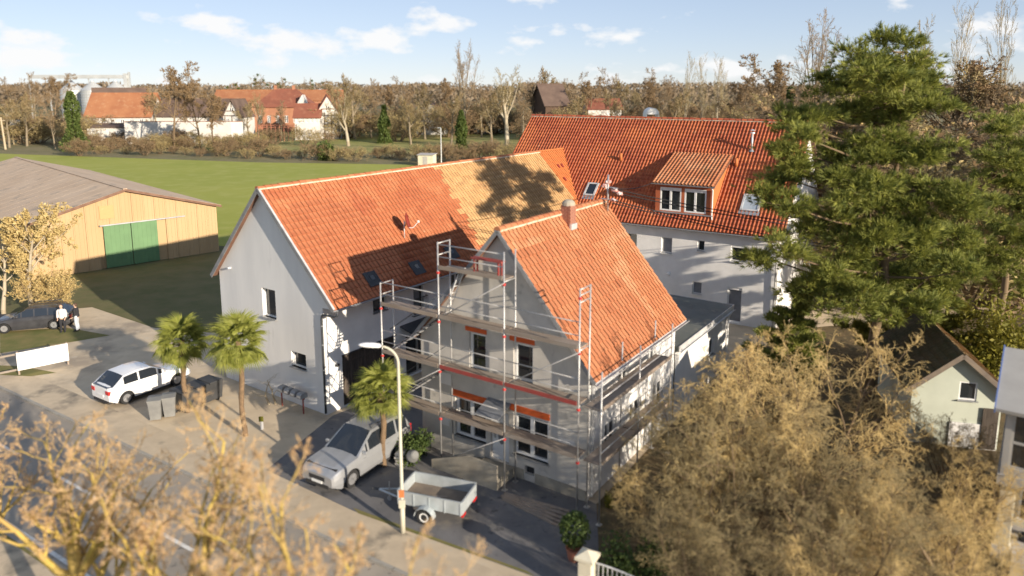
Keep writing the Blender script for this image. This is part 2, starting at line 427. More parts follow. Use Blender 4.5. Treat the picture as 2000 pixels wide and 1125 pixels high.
mat('cloth_light', (0.62, 0.60, 0.58), 0.9)
mat('cloth_pale_blue', (0.46, 0.50, 0.54), 0.9)
mat('hair_brown', (0.10, 0.06, 0.04), 0.8)

# ------------------------------------------------------------------ ground, road, yard
def frame(o):
    """local -> world for a thing"""
    return Matrix.Translation(o.location) @ Matrix.Rotation(o.rotation_euler.z, 4, 'Z')
def sheet(name, pts, z, m, label_kind='structure'):
    mb = MB(); mb.poly([(p[0], p[1], 0) for p in pts])
    o = mb.build(name, m); o.location.z = z; o['kind'] = label_kind
    return o
dR = Vector((0.8424, -0.5388, 0)); mR = Vector((-0.5388, -0.8424, 0))
def RP(a, b, z=0.0): return dR * a + mR * b + Vector((0, 0, z))
sheet('ground', [(-2500, -400), (2500, -400), (2500, 3500), (-2500, 3500)], -0.13, 'ground_soil')
sheet('field', [(-400, 60), (-60, 78), (-22, 60), (-8, 52), (20, 80), (12, 150)] + [tuple(G(x, y)[:2]) for x, y in ((900, 322), (500, 316), (0, 299), (-500, 287))], -0.11, 'field_grass')
sheet('meadow', [tuple(G(x, y)[:2]) for x, y in ((380, 292), (1100, 306), (1100, 262), (440, 254))], -0.105, 'meadow_grass')
sheet('road', [RP(-220, -15.55), RP(-220, -9.9), RP(60, -9.9), RP(60, -15.55)], -0.085, 'asphalt')
# painted lines
pm = sheet('edge_line', [RP(-150, -10.32), RP(-150, -10.18), RP(50, -10.18), RP(50, -10.32)], -0.081, 'road_paint')
mb = MB()
for k in range(-10, 5):
    a = -30.05 + k * 6.0 + 0.0
    mb.poly([RP(a, -12.88), RP(a, -12.74), RP(a + 3.3, -12.74), RP(a + 3.3, -12.88)])
o = mb.build('centre_line', 'road_paint'); o.location.z = -0.081; o['kind'] = 'structure'
sheet('near_verge', [RP(-220, -9.9), RP(-220, 14), RP(60, 14), RP(60, -9.9)], -0.078, 'verge_grass')
sheet('near_pavement', [RP(-220, -9.78), RP(-220, -8.2), RP(60, -8.2), RP(60, -9.78)], -0.072, 'pavement_stone')
sheet('yard', [RP(-75, -15.67), RP(45, -15.67), RP(45, -60), RP(-20, -60), RP(-30, -40), RP(-75, -34)], -0.004, 'yard_concrete')
sheet('pavement', [RP(-75, -17.25), RP(-75, -15.67), RP(45, -15.67), RP(45, -17.25)], 0.0, 'pavement_stone')
kerb = thing('kerb', None, None); kerb['kind'] = 'structure'
ks = MB().box(-0.485, 0.485, -0.065, 0.065, -0.2, 0.012)
kme = ks.mesh('kerb_stone', 'kerb_stone')
for k in range(90):
    p = RP(-52 + k, -15.61)
    link('kerb_stone', kme, kerb, p, atan2(dR.y, dR.x))
sheet('driveway', [G(520, 918), G(690, 998), G(1030, 1122), G(1190, 1180), G(1240, 1100), G(1165, 985), (-0.5, 28.2), (9, 45), (5, 47), (-8.4, 31.9)], 0.004, 'driveway_asphalt')
sheet('gravel_strip', [G(690, 992), G(1030, 1116), G(1045, 1126), G(700, 1003)], 0.009, 'verge_grass')
sheet('lawn', [G(0, 615), G(180, 600), G(300, 640), G(420, 650), (-13, 39), (-6, 50), (-12, 62), (-36, 72), (-75, 62), (-70, 50)], 0.002, 'lawn_grass')
sheet('roadside_grass', [G(0, 648), G(130, 640), G(215, 655), G(140, 668), G(0, 690)], 0.006, 'verge_grass')
sheet('roadside_grass', [G(-60, 730), G(60, 735), G(110, 728), G(40, 715), G(-60, 712)], 0.006, 'verge_grass')
sheet('garden_soil', [G(1165, 985), G(1175, 1200), (20, 15), (40, 20), (40, 50), (17, 44), (9, 34)], 0.008, 'leaf_litter')

# ------------------------------------------------------------------ building helpers
V3 = Vector
def wall_panel(mb, O, u, n, W, top, holes, base=0.0, depth=0.16):
    """outer skin of a wall in the plane O + u*x + z; top = [(x,z)...]; rectangular holes get reveals"""
    O, u, n = V3(O), V3(u), V3(n)
    def P(x, z, d=0.0): return O + u * x + V3((0, 0, z)) - n * d
    def ztop(x):
        for (x0, z0), (x1, z1) in zip(top[:-1], top[1:]):
            if x0 - 1e-6 <= x <= x1 + 1e-6:
                return z0 + (z1 - z0) * ((x - x0) / (x1 - x0) if x1 > x0 else 0)
        return top[-1][1]
    xs = sorted(set([0.0, W] + [t[0] for t in top] + [h[0] for h in holes] + [h[1] for h in holes]))
    flip = u.cross(V3((0, 0, 1))).dot(n) < 0
    def q(a, b, c, d):
        mb.quad(*((a, b, c, d) if not flip else (d, c, b, a)))
    for x0, x1 in zip(xs[:-1], xs[1:]):
        if x1 - x0 < 1e-6: continue
        xm = (x0 + x1) / 2
        hs = sorted([(h[2], h[3]) for h in holes if h[0] <= xm <= h[1]])
        z = base
        for a, b in hs:
            if a > z + 1e-6: q(P(x0, z), P(x1, z), P(x1, a), P(x0, a))
            z = b
        q(P(x0, z), P(x1, z), P(x1, ztop(x1)), P(x0, ztop(x0)))
    for x0, x1, a, b in holes:
        q(P(x0, a), P(x1, a), P(x1, a, depth), P(x0, a, depth))
        q(P(x0, b, depth), P(x1, b, depth), P(x1, b), P(x0, b))
        q(P(x0, a), P(x0, a, depth), P(x0, b, depth), P(x0, b))
        q(P(x1, a, depth), P(x1, a), P(x1, b), P(x1, b, depth))

def window(par, O, u, n, x0, x1, z0, z1, cas=1, depth=0.13, fm='white_plastic', gm='glass_dark', sill=True, sm='zinc', transom=None, fw=0.07, name='window', box=None):
    """a window in a hole of wall_panel: frame, casement panes, sill"""
    O, u, n = V3(O), V3(u), V3(n); zz = V3((0, 0, 1))
    def P(x, z, d): return O + u * x + zz * z - n * d
    mb = MB(); d0, d1 = depth - 0.05, depth + 0.02
    def bar(xa, xb, za, zb, e=0.0):
        c = P((xa + xb) / 2, (za + zb) / 2, (d0 + d1) / 2 - e)
        mb.obox(c, u * (xb - xa) / 2, n * (d1 - d0) / 2, zz * (zb - za) / 2)
    w = fw
    bar(x0, x0 + w, z0, z1); bar(x1 - w, x1, z0, z1); bar(x0 + w, x1 - w, z0, z0 + w); bar(x0 + w, x1 - w, z1 - w, z1)
    edges = [x0 + w + (x1 - x0 - 2 * w) * i / cas for i in range(cas + 1)]
    for e in edges[1:-1]: bar(e - w * .75, e + w * .75, z0 + w, z1 - w, 0.006)
    zs = [z0 + w, z1 - w]
    if transom:
        bar(x0 + w, x1 - w, transom - w / 2, transom + w / 2, 0.004); zs = [z0 + w, transom, z1 - w]
    f = mb.build(name, fm, par)
    for a, b in zip(edges[:-1], edges[1:]):
        for za, zb in zip(zs[:-1], zs[1:]):
            g = MB(); c = P((a + b) / 2, (za + zb) / 2, depth + 0.012)
            g.obox(c, u * ((b - a) / 2 + .01), n * 0.006, zz * ((zb - za) / 2 + .01)); g.build('pane', gm, f)
    if sill:
        s = MB(); c = P((x0 + x1) / 2, z0 - 0.015, depth / 2 - 0.06)
        s.obox(c, u * ((x1 - x0) / 2 + .05), n * (depth / 2 + .06), zz * 0.015); s.build('sill', sm, f)
    if box:
        s = MB(); c = P((x0 + x1) / 2, z1 - box / 2 - .0, depth / 2 + .02)
        s.obox(c, u * ((x1 - x0) / 2 - .004), n * (depth / 2 - .03), zz * (box / 2)); s.build('shutter_box', fm, f)
    return f

PROF = {
 'flat': [(0, .030), (.07, .030), (.13, .006), (.44, .006), (.49, .020), (.55, .006), (.93, .006), (1.0, 0.0)],
 'roll': [(0, .006), (.10, .052), (.22, .075), (.36, .066), (.48, .026), (.58, .004), (.86, .0), (1.0, .006)],
 'smooth': [(0, .018), (.08, .018), (.14, .004), (.93, .004), (1.0, 0.0)],
}
def tile_template(w, h, prof, lap=0.03):
    pr = PROF[prof]; V = []; F_ = []
    m = len(pr)
    for (y, zz) in ((-0.02, lap + .012), (h + .03, 0.0)):
        for (x, z) in pr: V.append((x * w, y, z + zz))
    for (x, z) in pr: V.append((x * w, -0.02, z + lap - .03))
    for i in range(m - 1):
        F_.append((i, i + 1, m + i + 1, m + i)); F_.append((2 * m + i, 2 * m + i + 1, i + 1, i))
    F_.append((0, m, 2 * m)) if False else None
    return np.array(V), [f for f in F_ if f]
def tile_roof(roof, O, u, up, W, L, tw, th, prof, matf, keep=None, n_single=0, near=None, rng=None, jitter=0.003):
    """clay tiles on the plane O + u*x + up*y (unit vectors in the parent's space); matf(x,y)->material name;
    the n_single tiles nearest to `near` become objects of their own, the rest one part per material"""
    O, u, up = V3(O), V3(u).normalized(), V3(up).normalized(); nrm = u.cross(up).normalized()
    T, F_ = tile_template(tw, th, prof)
    cols, rows = int(W / tw + .5), int(L / th + .999)
    tw_ = W / cols; T[:, 0] *= tw_ / tw
    M = np.array([list(u), list(up), list(nrm)])          # rows
    cells = []
    for r in range(rows):
        for c in range(cols):
            x, y = c * tw_, r * th
            if keep and not keep(x + tw_ / 2, y + th / 2): continue
            cells.append((x, y, matf(x + tw_ / 2, y + th / 2), r))
    P = np.array([[x, y, 0] for x, y, _, _ in cells])
    world = P @ M + np.array(O)[None]
    single = set()
    if n_single:
        d = np.linalg.norm(world - np.array(near)[None], axis=1); single = set(np.argsort(d)[:n_single].tolist())
    jz = rng.normal(0, jitter, len(cells)); tv = np.clip(rng.beta(1.2, 2.0, len(cells)) + 0.12 * rng.normal(size=len(cells)), 0, 1)
    top_y = L
    if single:
        cache = {}
        rot = Matrix((list(u), list(up), list(nrm))).transposed().to_4x4()
        for i in single:
            x, y, mn, r = cells[i]; kt = min(4, int(tv[i] * 5)); key = (mn, kt)
            if key not in cache:
                me = bpy.data.meshes.new('tile'); me.from_pydata([tuple(v) for v in T], [], F_)
                at = me.attributes.new('tint', 'FLOAT', 'POINT'); at.data.foreach_set('value', [kt / 4.0] * len(T))
                me.materials.append(MATS[mn]); me.update(); cache[key] = me
            o = bpy.data.objects.new('tile', cache[key]); COL.objects.link(o); o.parent = roof
            o.matrix_local = Matrix.Translation(O + u * x + up * y + nrm * (jz[i] + .004)) @ rot
    for mn in sorted(set(c[2] for c in cells)):
        idx = [i for i, c in enumerate(cells) if c[2] == mn and i not in single]
        if not idx: continue
        Lc = T[None, :, :] + np.stack([P[idx, 0], P[idx, 1], jz[idx] + .004], axis=1)[:, None, :]
        Lc[:, :, 1] = np.minimum(Lc[:, :, 1], top_y + .02)
        Vw = Lc.reshape(-1, 3) @ M + np.array(O)[None]
        nt = len(T); Fq = (np.arange(len(idx)) * nt)[:, None, None] + np.array(F_)[None]
        me = np_mesh('roof_tiles', Vw, Fq.reshape(-1, 4), mn, np.repeat(tv[idx], nt))
        o = link('roof_tiles', me, roof); o['kind'] = 'stuff'
def ridge_tiles(roof, A_, B_, n, m, r=0.13, rng=None, mortar=True):
    """half-round ridge tiles, one object each"""
    A_, B_ = V3(A_), V3(B_); d = (B_ - A_); L = d.length / n; d.normalize()
    side = d.cross(V3((0, 0, 1))).normalized(); up = side.cross(d)
    mb = MB(); k = 7; vs = []
    for (x, rr) in ((-.02, r * 1.12), (L * .98, r * .92)):
        for j in range(k):
            a = pi * j / (k - 1); vs.append((x, cos(a) * rr, sin(a) * rr * .95 - .02))
    fs = [(j, j + 1, k + j + 1, k + j) for j in range(k - 1)] + [tuple(range(k))]
    mb.add(vs, fs)
    variants = []
    for t in (0.0, .35, .7, 1.0):
        me = mb.mesh('ridge_tile', m); at = me.attributes.new('tint', 'FLOAT', 'POINT'); at.data.foreach_set('value', [t] * len(vs)); variants.append(me)
    rot = Matrix((list(d), list(side), list(up))).transposed().to_4x4()
    for i in range(n):
        o = bpy.data.objects.new('ridge_tile', variants[rng.integers(0, 4)]); COL.objects.link(o); o.parent = roof
        o.matrix_local = Matrix.Translation(A_ + d * (L * i) + up * rng.normal(0, .008)) @ rot
    if mortar:
        s = MB()
        for i in range(n * 2):
            c = A_ + d * (L * (i + .5) / 2) - up * .05
            s.obox(c, d * (L / 4), side * (r * 1.02 + rng.uniform(.0, .05)), up * .035)
        s.build('mortar_bed', 'mortar', roof)
def gutter(par, A_, B_, out, m, r=0.07):
    A_, B_, out = V3(A_), V3(B_), V3(out); mb = MB(); k = 7; vs = []
    for p in (A_, B_):
        for rr in (r, r * .86):
            for j in range(k):
                a = pi + pi * j / (k - 1); vs.append(p + out * (cos(a) * rr + r) + V3((0, 0, sin(a) * rr)))
    fs = []
    for j in range(k - 1):
        fs += [(j, j + 1, 2 * k + j + 1, 2 * k + j), (k + j + 1, k + j, 3 * k + j, 3 * k + j + 1)]
    fs += [(0, 2 * k, 3 * k, k), (k - 1, 2 * k - 1, 4 * k - 1, 3 * k - 1)]
    mb.add(vs, fs)
    return mb.build('gutter', m, par)
def slab(mb, a, b, c, d, t):
    """roof slab from four corners (counter-clockwise seen from above), thickness t downwards along the normal"""
    a, b, c, d = map(V3, (a, b, c, d)); n = (b - a).cross(d - a).normalized() * t
    mb.add([a, b, c, d, a - n, b - n, c - n, d - n], [(0, 1, 2, 3), (7, 6, 5, 4), (0, 4, 5, 1), (1, 5, 6, 2), (2, 6, 7, 3), (3, 7, 4, 0)])
RNG = np.random.default_rng(7)

# ------------------------------------------------------------------ the long white house
HA = thing('white_house', 'long white rendered house with orange and tan tiled gable roof and satellite dish', 'house', (-8.67, 31.965, 0), 0.9583)
aW, aR, aZ, aO, aE, aL, aEl = 7.84, 3.943, 10.315, 1.005, 5.27, 34.0, 5.52
sa = (aZ - aE) / (aR + aO); sb = (aZ - aEl) / (aW + .35 - aR); TH = 0.10
def topA(y): return (aZ - (aR - y) * sa if y < aR else aZ - (y - aR) * sb) - .16
w = MB()
gh = [(3.37, 4.39, 3.98, 5.41), (1.33, 2.40, 1.86, 2.62)]
wall_panel(w, (0, 0, 0), (0, 1, 0), (-1, 0, 0), aW, [(0, topA(0)), (aR, topA(aR)), (aW, topA(aW))], gh, depth=.2)
w.build('gable_wall', 'render_white', HA)
w = MB()
sh = [(1.02, 4.6, 0.0, 2.54), (3.1, 4.0, 4.09, 4.85), (5.97, 6.72, 3.2, 5.0), (8.97, 10.1, 3.95, 4.95), (5.3, 8.3, 0.02, 2.25), (12.5, 13.6, 3.9, 4.9)]
wall_panel(w, (0, 0, 0), (1, 0, 0), (0, -1, 0), aL, [(0, topA(0)), (aL, topA(0))], sh, depth=.22)
w.quad((0, aW, 0), (aL, aW, 0), (aL, aW, topA(aW)), (0, aW, topA(aW)))
w.build('side_wall', 'render_white_new', HA)
window(HA, (0, 0, 0), (0, 1, 0), (-1, 0, 0), 3.37, 4.39, 3.98, 5.41, 1, .19, sm='zinc')
window(HA, (0, 0, 0), (0, 1, 0), (-1, 0, 0), 1.33, 2.40, 1.86, 2.62, 1, .19, sm='zinc')
window(HA, (0, 0, 0), (1, 0, 0), (0, -1, 0), 3.1, 4.0, 4.09, 4.85, 1, .2, fm='dark_metal')
window(HA, (0, 0, 0), (1, 0, 0), (0, -1, 0), 8.97, 10.1, 3.95, 4.95, 2, .2)
window(HA, (0, 0, 0), (1, 0, 0), (0, -1, 0), 12.5, 13.6, 3.9, 4.9, 2, .2)
window(HA, (0, 0, 0), (1, 0, 0), (0, -1, 0), 5.97, 6.72, 3.2, 5.0, 1, .2, fm='dark_metal', gm='curtain_grey', sill=False, name='balcony_door')
window(HA, (0, 0, 0), (1, 0, 0), (0, -1, 0), 5.3, 8.3, 0.02, 2.25, 3, .2, sill=False, fm='grey_paint', name='ground_floor_glazing')
# little balcony grille before the tall upper door
bg = MB()
for k in range(11): bg.box(5.8 + k * .108, 5.815 + k * .108, -.18, -.165, 3.25, 4.15)
bg.box(5.79, 6.91, -.185, -.16, 4.13, 4.17); bg.box(5.79, 6.91, -.185, -.16, 3.22, 3.26)
for x in (5.8, 6.88): bg.box(x, x + .02, -.165, 0.0, 4.13, 4.16); bg.box(x, x + .02, -.165, 0.0, 3.23, 3.26)
bg.build('balcony_grille', 'dark_metal', HA)
# wooden barn gate: single planks
gate = MB().box(1.02, 4.6, .16, .21, 0, 2.54).build('barn_gate', 'oak_old', HA)
for z in (.45, 2.05): MB().box(1.05, 4.57, .085, .103, z, z + .11).build('batten', 'oak_old', gate)
for k in range(20):
    x = 1.03 + k * .1785
    MB().box(x, x + .168, .105, .135 + .01 * (k % 3), 0.04 + .02 * ((k * 7) % 3), 2.50 - .015 * ((k * 5) % 4)).build('plank', 'oak_old', gate)
MB().box(1.0, 4.62, -.03, .1, 2.54, 2.60).build('gate_lintel', 'dark_metal', HA)
# porch roof beyond the gate
pr_ = MB(); slab(pr_, (4.9, -1.3, 2.62), (9.2, -1.3, 2.62), (9.2, -.01, 2.95), (4.9, -.01, 2.95), .07); pr_.build('lean_to_roof', 'dark_metal', HA)
# roof: slabs, tiles, ridge
roofA = MB()
xe0, xe1 = -0.25, 27.6
slab(roofA, (xe0, -aO, aE), (xe1 + 6, -aO, aE), (xe1 + 6, aR, aZ), (xe0, aR, aZ), TH)
slab(roofA, (xe1 + 6, aW + .35, aEl), (xe0, aW + .35, aEl), (xe0, aR, aZ), (xe1 + 6, aR, aZ), TH)
roA = roofA.build('roof', 'tile_dark', HA)
FA = frame(HA)
HC_LOC = G(1205, 433, 5.95); _e2 = G(1520, 466, 5.95); C_YAW = atan2(_e2.y - HC_LOC.y, _e2.x - HC_LOC.x)
HC = thing('rear_house', 'two storey white house with long red pantile roof, dormer and roof windows', 'house', (HC_LOC.x, HC_LOC.y, 0), C_YAW)
FC = frame(HC); FCi = FC.inverted()
cE, cR, cZ, cX0, cX1 = 5.95, 6.95, 12.66, -10.86, 10.85
sc = (cZ - cE) / cR
upA = V3((0, aR + aO, aZ - aE)).normalized(); LA = hypot(aR + aO, aZ - aE)
def a_world(x, y): return FA @ (V3((xe0 + x, -aO, aE)) + upA * y)
def keepA(x, y):
    p = FCi @ a_world(x, y)
    return p.y < -0.02 or p.z > cE + p.y * sc - .05
def matA(x, y):
    f = y / LA
    b1 = 11.5 + 1.1 * f + .25 * ((int(y / .37) * 7) % 3 - 1)
    if x > 23.65 + .35 * f: return 'tile_new'
    return 'tile_tan' if x > b1 else 'tile_orange'
pts_near = (2.0, 0.5, 7.5)
tile_roof(roA, (xe0, -aO, aE), (1, 0, 0), upA, 27.8, LA, 0.26, 0.375, 'flat', matA, keepA, 300, pts_near, RNG)
ridge_tiles(roA, (xe0, aR, aZ + .02), (23.8, aR, aZ + .02), 60, 'tile_weathered', .12, RNG)
ridge_tiles(roA, (23.8, aR, aZ + .02), (27.3, aR, aZ + .02), 9, 'tile_new', .11, RNG, mortar=False)
vb = MB()   # verge boards
for (ya, za, yb, zb) in ((-aO, aE, aR, aZ), (aW + .35, aEl, aR, aZ)):
    a = V3((xe0 - .012, ya, za - .06)); b = V3((xe0 - .012, yb, zb - .06)); d = (b - a) / 2; n_ = V3((0, -d.z, d.y)).normalized()
    vb.obox((a + b) / 2, d, (0.012, 0, 0), n_ * .10)
vb.build('verge_board', 'verge_grey', HA)
vt = MB()
a = V3((xe0 + .02, -aO, aE)); b = V3((xe0 + .02, aR, aZ)); d = (b - a) / 2; n_ = V3((0, -d.z, d.y)).normalized()
vt.obox((a + b) / 2 + n_ * .055, d, (.05, 0, 0), n_ * .02); vt.build('verge_flashing', 'zinc_light', HA)
sf = MB()   # plastered eave box return at the gable corner
sf.prism([(0.0, -aO + .15, aE - .12), (0.0, 0.0, aE - .12), (0.0, 0.0, topA(0))], (.06, 0, 0)); sf.build('eave_return', 'render_white', HA)
gutter(HA, (xe0, -aO - .01, aE - .02), (24.3, -aO - .01, aE - .02), (0, -1, 0), 'zinc')
dp = MB().tube([(-.08, -aO - .08, aE - .1), (-.08, -aO - .02, aE - .3), (-.10, -aO + .12, aE - .36), (-.10, -.12, aE - .40), (-.07, -.02, aE - .48), (-.07, .02, aE - .62), (-.07, .02, .1)], .05, 10)
dp.build('downpipe', 'dark_metal', HA, smooth=True)
pc = MB()
for z in (1.0, 2.2, 3.4, 4.3): pc.tube([(-.07, .02, z), (-.07, .02, z + .04)], .062, 10)
pc.build('pipe_clamp', 'zinc', HA)
# dark glazed roof windows low on the roof
for (x, y) in ((3.0, .55), (6.05, .45), (9.05, .75)):
    c = V3((xe0 + x, -aO, aE)) + upA * (y + .38); nA_ = V3((1, 0, 0)).cross(upA)
    f = MB(); f.obox(c + nA_ * .055, (.39, 0, 0), upA * .40, nA_ * .02)
    for k in range(7): f.obox(c + nA_ * .08 + V3((-.34 + k * .115, 0, 0)), (.018, 0, 0), upA * .40, nA_ * .018)
    ro = f.build('roof_window', 'dark_metal', HA)
    g = MB(); g.obox(c + nA_ * .085 + upA * .05, (.10, 0, 0), upA * .13, nA_ * .02); g.build('pane', 'car_glass', ro)
# snow guard vents on the new strip
for (x, y) in ((25.0, 5.4), (25.5, 5.4), (24.55, 4.2)):
    c = V3((xe0 + x, -aO, aE)) + upA * y; nA_ = V3((1, 0, 0)).cross(upA)
    MB().obox(c + nA_ * .07 + upA * .12, (.09, 0, 0), upA * .16, nA_ * .05).build('vent_tile', 'dish_red', HA, bevel=.02)
# wall lamps
lm_ = MB().box(.55, .67, -.06, -.001, 2.3, 2.5).box(.57, .65, -.14, -.06, 2.36, 2.46); wl_ = lm_.build('wall_lamp', 'white_plastic', HA, bevel=.015)
MB().box(.53, .60, -.20, -.10, 2.2, 2.32).box(.63, .70, -.20, -.10, 2.2, 2.32).build('lamp_head', 'bin_black', wl_, bevel=.015)
MB().box(-.16, -.001, 6.78, 6.92, 6.0, 6.08).build('wall_lamp', 'white_plastic', HA, bevel=.02)
# satellite dish
DI = thing('satellite_dish', 'dark red satellite dish with white arm on orange tile roof', 'satellite dish', FA @ V3((6.29, .84, 7.15)), 0.9583)
MB().tube([(0, 0, -.05), (0, 0, 1.0)], .026, 8).build('mast', 'zinc_light', DI, smooth=True)
dd = MB(); dn = V3((.55, -.80, .25)).normalized(); du = dn.cross(V3((0, 0, 1))).normalized(); dv = du.cross(dn); k = 20; vs = []; c0 = V3((.05, -.10, .95))
for (r, e) in ((0, 0), (.16, .012), (.30, .045), (.42, .10)):
    for j in range(k): a = 2 * pi * j / k; vs.append(c0 + du * (cos(a) * r * .92) + dv * (sin(a) * r * 1.05) + dn * e)
fs = [(i * k + j, i * k + (j + 1) % k, (i + 1) * k + (j + 1) % k, (i + 1) * k + j) for i in range(3) for j in range(k)]
dd.add(vs, fs); do = dd.build('reflector', 'dish_red', DI, smooth=True); md = do.modifiers.new('solid', 'SOLIDIFY'); md.thickness = .012
MB().tube([c0 - dv * .35, c0 - dv * .42 + dn * .25, c0 - dv * .2 + dn * .58], .018, 6).tube([V3((0, 0, .75)), c0 - dn * .02], .025, 6).build('feed_arm', 'white_plastic', DI)
MB().obox(c0 - dv * .17 + dn * .62, du * .04, dv * .06, dn * .05).build('receiver', 'white_plastic', DI, bevel=.015)

# ------------------------------------------------------------------ the rear house with the red roof
w = MB()
ch = [(3.04, 3.80, 4.08, 5.17), (5.50, 5.98, 4.5, 5.22), (7.67, 8.70, 4.10, 5.15), (5.26, 5.92, 1.6, 2.43), (7.6, 8.52, .1, 2.4), (0.4, 1.3, 4.08, 5.17), (-2.4, -1.4, 4.1, 5.17)]
off = cX0 + .25
wall_panel(w, (off, .45, 0), (1, 0, 0), (0, -1, 0), cX1 - .25 - off, [(0, cE + .30), (cX1 - .25 - off, cE + .30)], [(a - off, b - off, c, d) for a, b, c, d in ch], depth=.2)
w.build('front_wall', 'render_white_new', HC)
cD = 2 * cR - .45
w = MB()
for x in (off, cX1 - .25):
    w.poly([(x, .45, 0), (x, cD, 0), (x, cD, cE + .3), (x, cR, cZ - .14), (x, .45, cE + .3)])
w.quad((off, cD, 0), (cX1 - .25, cD, 0), (cX1 - .25, cD, cE + .3), (off, cD, cE + .3))
w.build('gable_wall', 'render_white_new', HC)
for i, (a, b, c, d) in enumerate(ch):
    window(HC, (0, .45, 0), (1, 0, 0), (0, -1, 0), a, b, c, d, 1 if i != 6 else 2, .17, gm='curtain_grey' if i in (0, 3, 4) else 'glass_dark', sill=i != 4, sm='white_plastic', box=.16 if i in (2, 4) else None)
MB().lathe([(.0, -.12), (.10, -.10), (.14, -.03), (.14, 0)], 14, (3.63, .45, 2.7), 'y').build('wall_lamp', 'white_plastic', HC)
rc = MB()
slab(rc, (cX0, 0, cE), (cX1, 0, cE), (cX1, cR, cZ), (cX0, cR, cZ), .10)
slab(rc, (cX1, 2 * cR, cE), (cX0, 2 * cR, cE), (cX0, cR, cZ), (cX1, cR, cZ), .10)
roC = rc.build('roof', 'tile_dark', HC)
upC = V3((0, cR, cZ - cE)).normalized(); LC = hypot(cR, cZ - cE)
dX0, dX1, dY = 2.45, 6.22, .80   # dormer
dT = 8.78                        # dormer eave
FAi = FA.inverted()
def keepC(x, y):
    p = V3((cX0 + x, 0, cE)) + upC * y
    if dX0 + .12 < p.x < dX1 - .12 and dY + .1 < p.y < 4.15: return False
    q = FAi @ (FC @ p)
    return not (0 < q.x and -.9 < q.y < aW and q.z < topA(q.y) - .1)
tile_roof(roC, (cX0, 0, cE), (1, 0, 0), upC, cX1 - cX0, LC, .24, .345, 'roll', lambda x, y: 'tile_red', keepC, 0, None, RNG)
ridge_tiles(roC, (cX0, cR, cZ + .02), (cX1, cR, cZ + .02), 52, 'tile_red', .15, RNG)
vg = MB()
for x in (cX0 - .015, cX1 + .015):
    a = V3((x, 0, cE - .04)); b = V3((x, cR, cZ - .04)); d = (b - a) / 2; n_ = V3((0, -d.z, d.y)).normalized(); vg.obox((a + b) / 2, d, (.014, 0, 0), n_ * .10)
vg.build('verge_board', 'tile_weathered', HC)
gutter(HC, (cX0, -.01, cE - .03), (cX1, -.01, cE - .03), (0, -1, 0), 'zinc', .08)
MB().tube([(cX1 - .35, -.08, cE - .1), (cX1 - .35, .32, cE - .4), (cX1 - .35, .36, .1)], .05, 8).build('downpipe', 'zinc_light', HC, smooth=True)
# dormer with its own pent roof
dz0 = cE + dY * sc
yb = 4.55; zb = cE + yb * sc
dm = MB()
for x in (dX0, dX1): dm.prism([(x - .06, dY, dz0 - .05), (x - .06, 4.3, cE + 4.3 * sc - .06), (x - .06, dY, dT - .06)], (.12, 0, 0))
dmo = dm.build('dormer_cheek', 'tile_new', HC)
fr = MB(); hz0, hz1 = dz0 + .18, dT - .28
wall_panel(fr, (dX0 - .05, dY - .02, dz0 - .1), (1, 0, 0), (0, -1, 0), dX1 - dX0 + .1, [(0, dT - dz0 + .02), (dX1 - dX0 + .1, dT - dz0 + .02)], [(.33, 1.78, .28, dT - dz0 - .22), (2.0, 3.45, .28, dT - dz0 - .22)], depth=.1)
fr.build('dormer_front', 'tile_red', HC)
for (a, b) in ((.33, 1.78), (2.0, 3.45)):
    window(HC, (dX0 - .05, dY - .02, dz0 - .1), (1, 0, 0), (0, -1, 0), a, b, .28, dT - dz0 - .22, 2, .05, sill=False, fw=.09, box=.22, gm='glass_dark')
MB().box(dX0 - .1, dX1 + .1, dY - .16, dY - .02, dz0 + .05, dz0 + .12).build('dormer_sill', 'zinc', HC)
ds = MB(); y0d = dY - .28; z0d = dT - .05
slab(ds, (dX0 - .2, y0d, z0d), (dX1 + .2, y0d, z0d), (dX1 + .2, yb, zb + .1), (dX0 - .2, yb, zb + .1), .09)
dro = ds.build('dormer_roof', 'tile_dark', HC)
upD = V3((0, yb - y0d, zb + .1 - z0d)).normalized(); LD = hypot(yb - y0d, zb + .1 - z0d)
tile_roof(dro, (dX0 - .2, y0d, z0d), (1, 0, 0), upD, dX1 - dX0 + .4, LD, .24, .30, 'roll', lambda x, y: 'tile_weathered', None, 0, None, RNG)
gutter(HC, (dX0 - .25, y0d - .01, z0d - .03), (dX1 + .25, y0d - .01, z0d - .03), (0, -1, 0), 'zinc', .06)
MB().tube([(dX1 + .05, y0d - .06, z0d - .08), (dX1 + .05, dY - .10, z0d - .25), (dX1 + .05, dY - .10, dz0 + .1), (dX1 + .12, dY - .25, dz0 - .18)], .045, 8).build('dormer_downpipe', 'white_plastic', HC, smooth=True)
# roof windows
nC_ = V3((1, 0, 0)).cross(upC)
def roofwin(par, x0, x1, ya, yb_, gm):
    c = V3(((x0 + x1) / 2, 0, cE)) + upC * ((ya + yb_) / 2); hx, hy = (x1 - x0) / 2, (yb_ - ya) / 2; mb = MB()
    for (dx, dy, ax, ay) in ((0, hy, hx, .06), (0, -hy, hx, .06), (hx, 0, .06, hy + .06), (-hx, 0, .06, hy + .06)):
        mb.obox(c + V3((dx, 0, 0)) + upC * dy + nC_ * .11, (ax, 0, 0), upC * ay, nC_ * .06)
    f = mb.build('roof_window', 'zinc_light', par)
    g = MB(); g.obox(c + nC_ * .12, (hx - .05, 0, 0), upC * (hy - .05), nC_ * .01); g.build('pane', gm, f)
    s = MB(); s.obox(c - upC * (hy + .2) + nC_ * .075, (hx + .12, 0, 0), upC * .14, nC_ * .012); s.build('flashing', 'zinc', f)
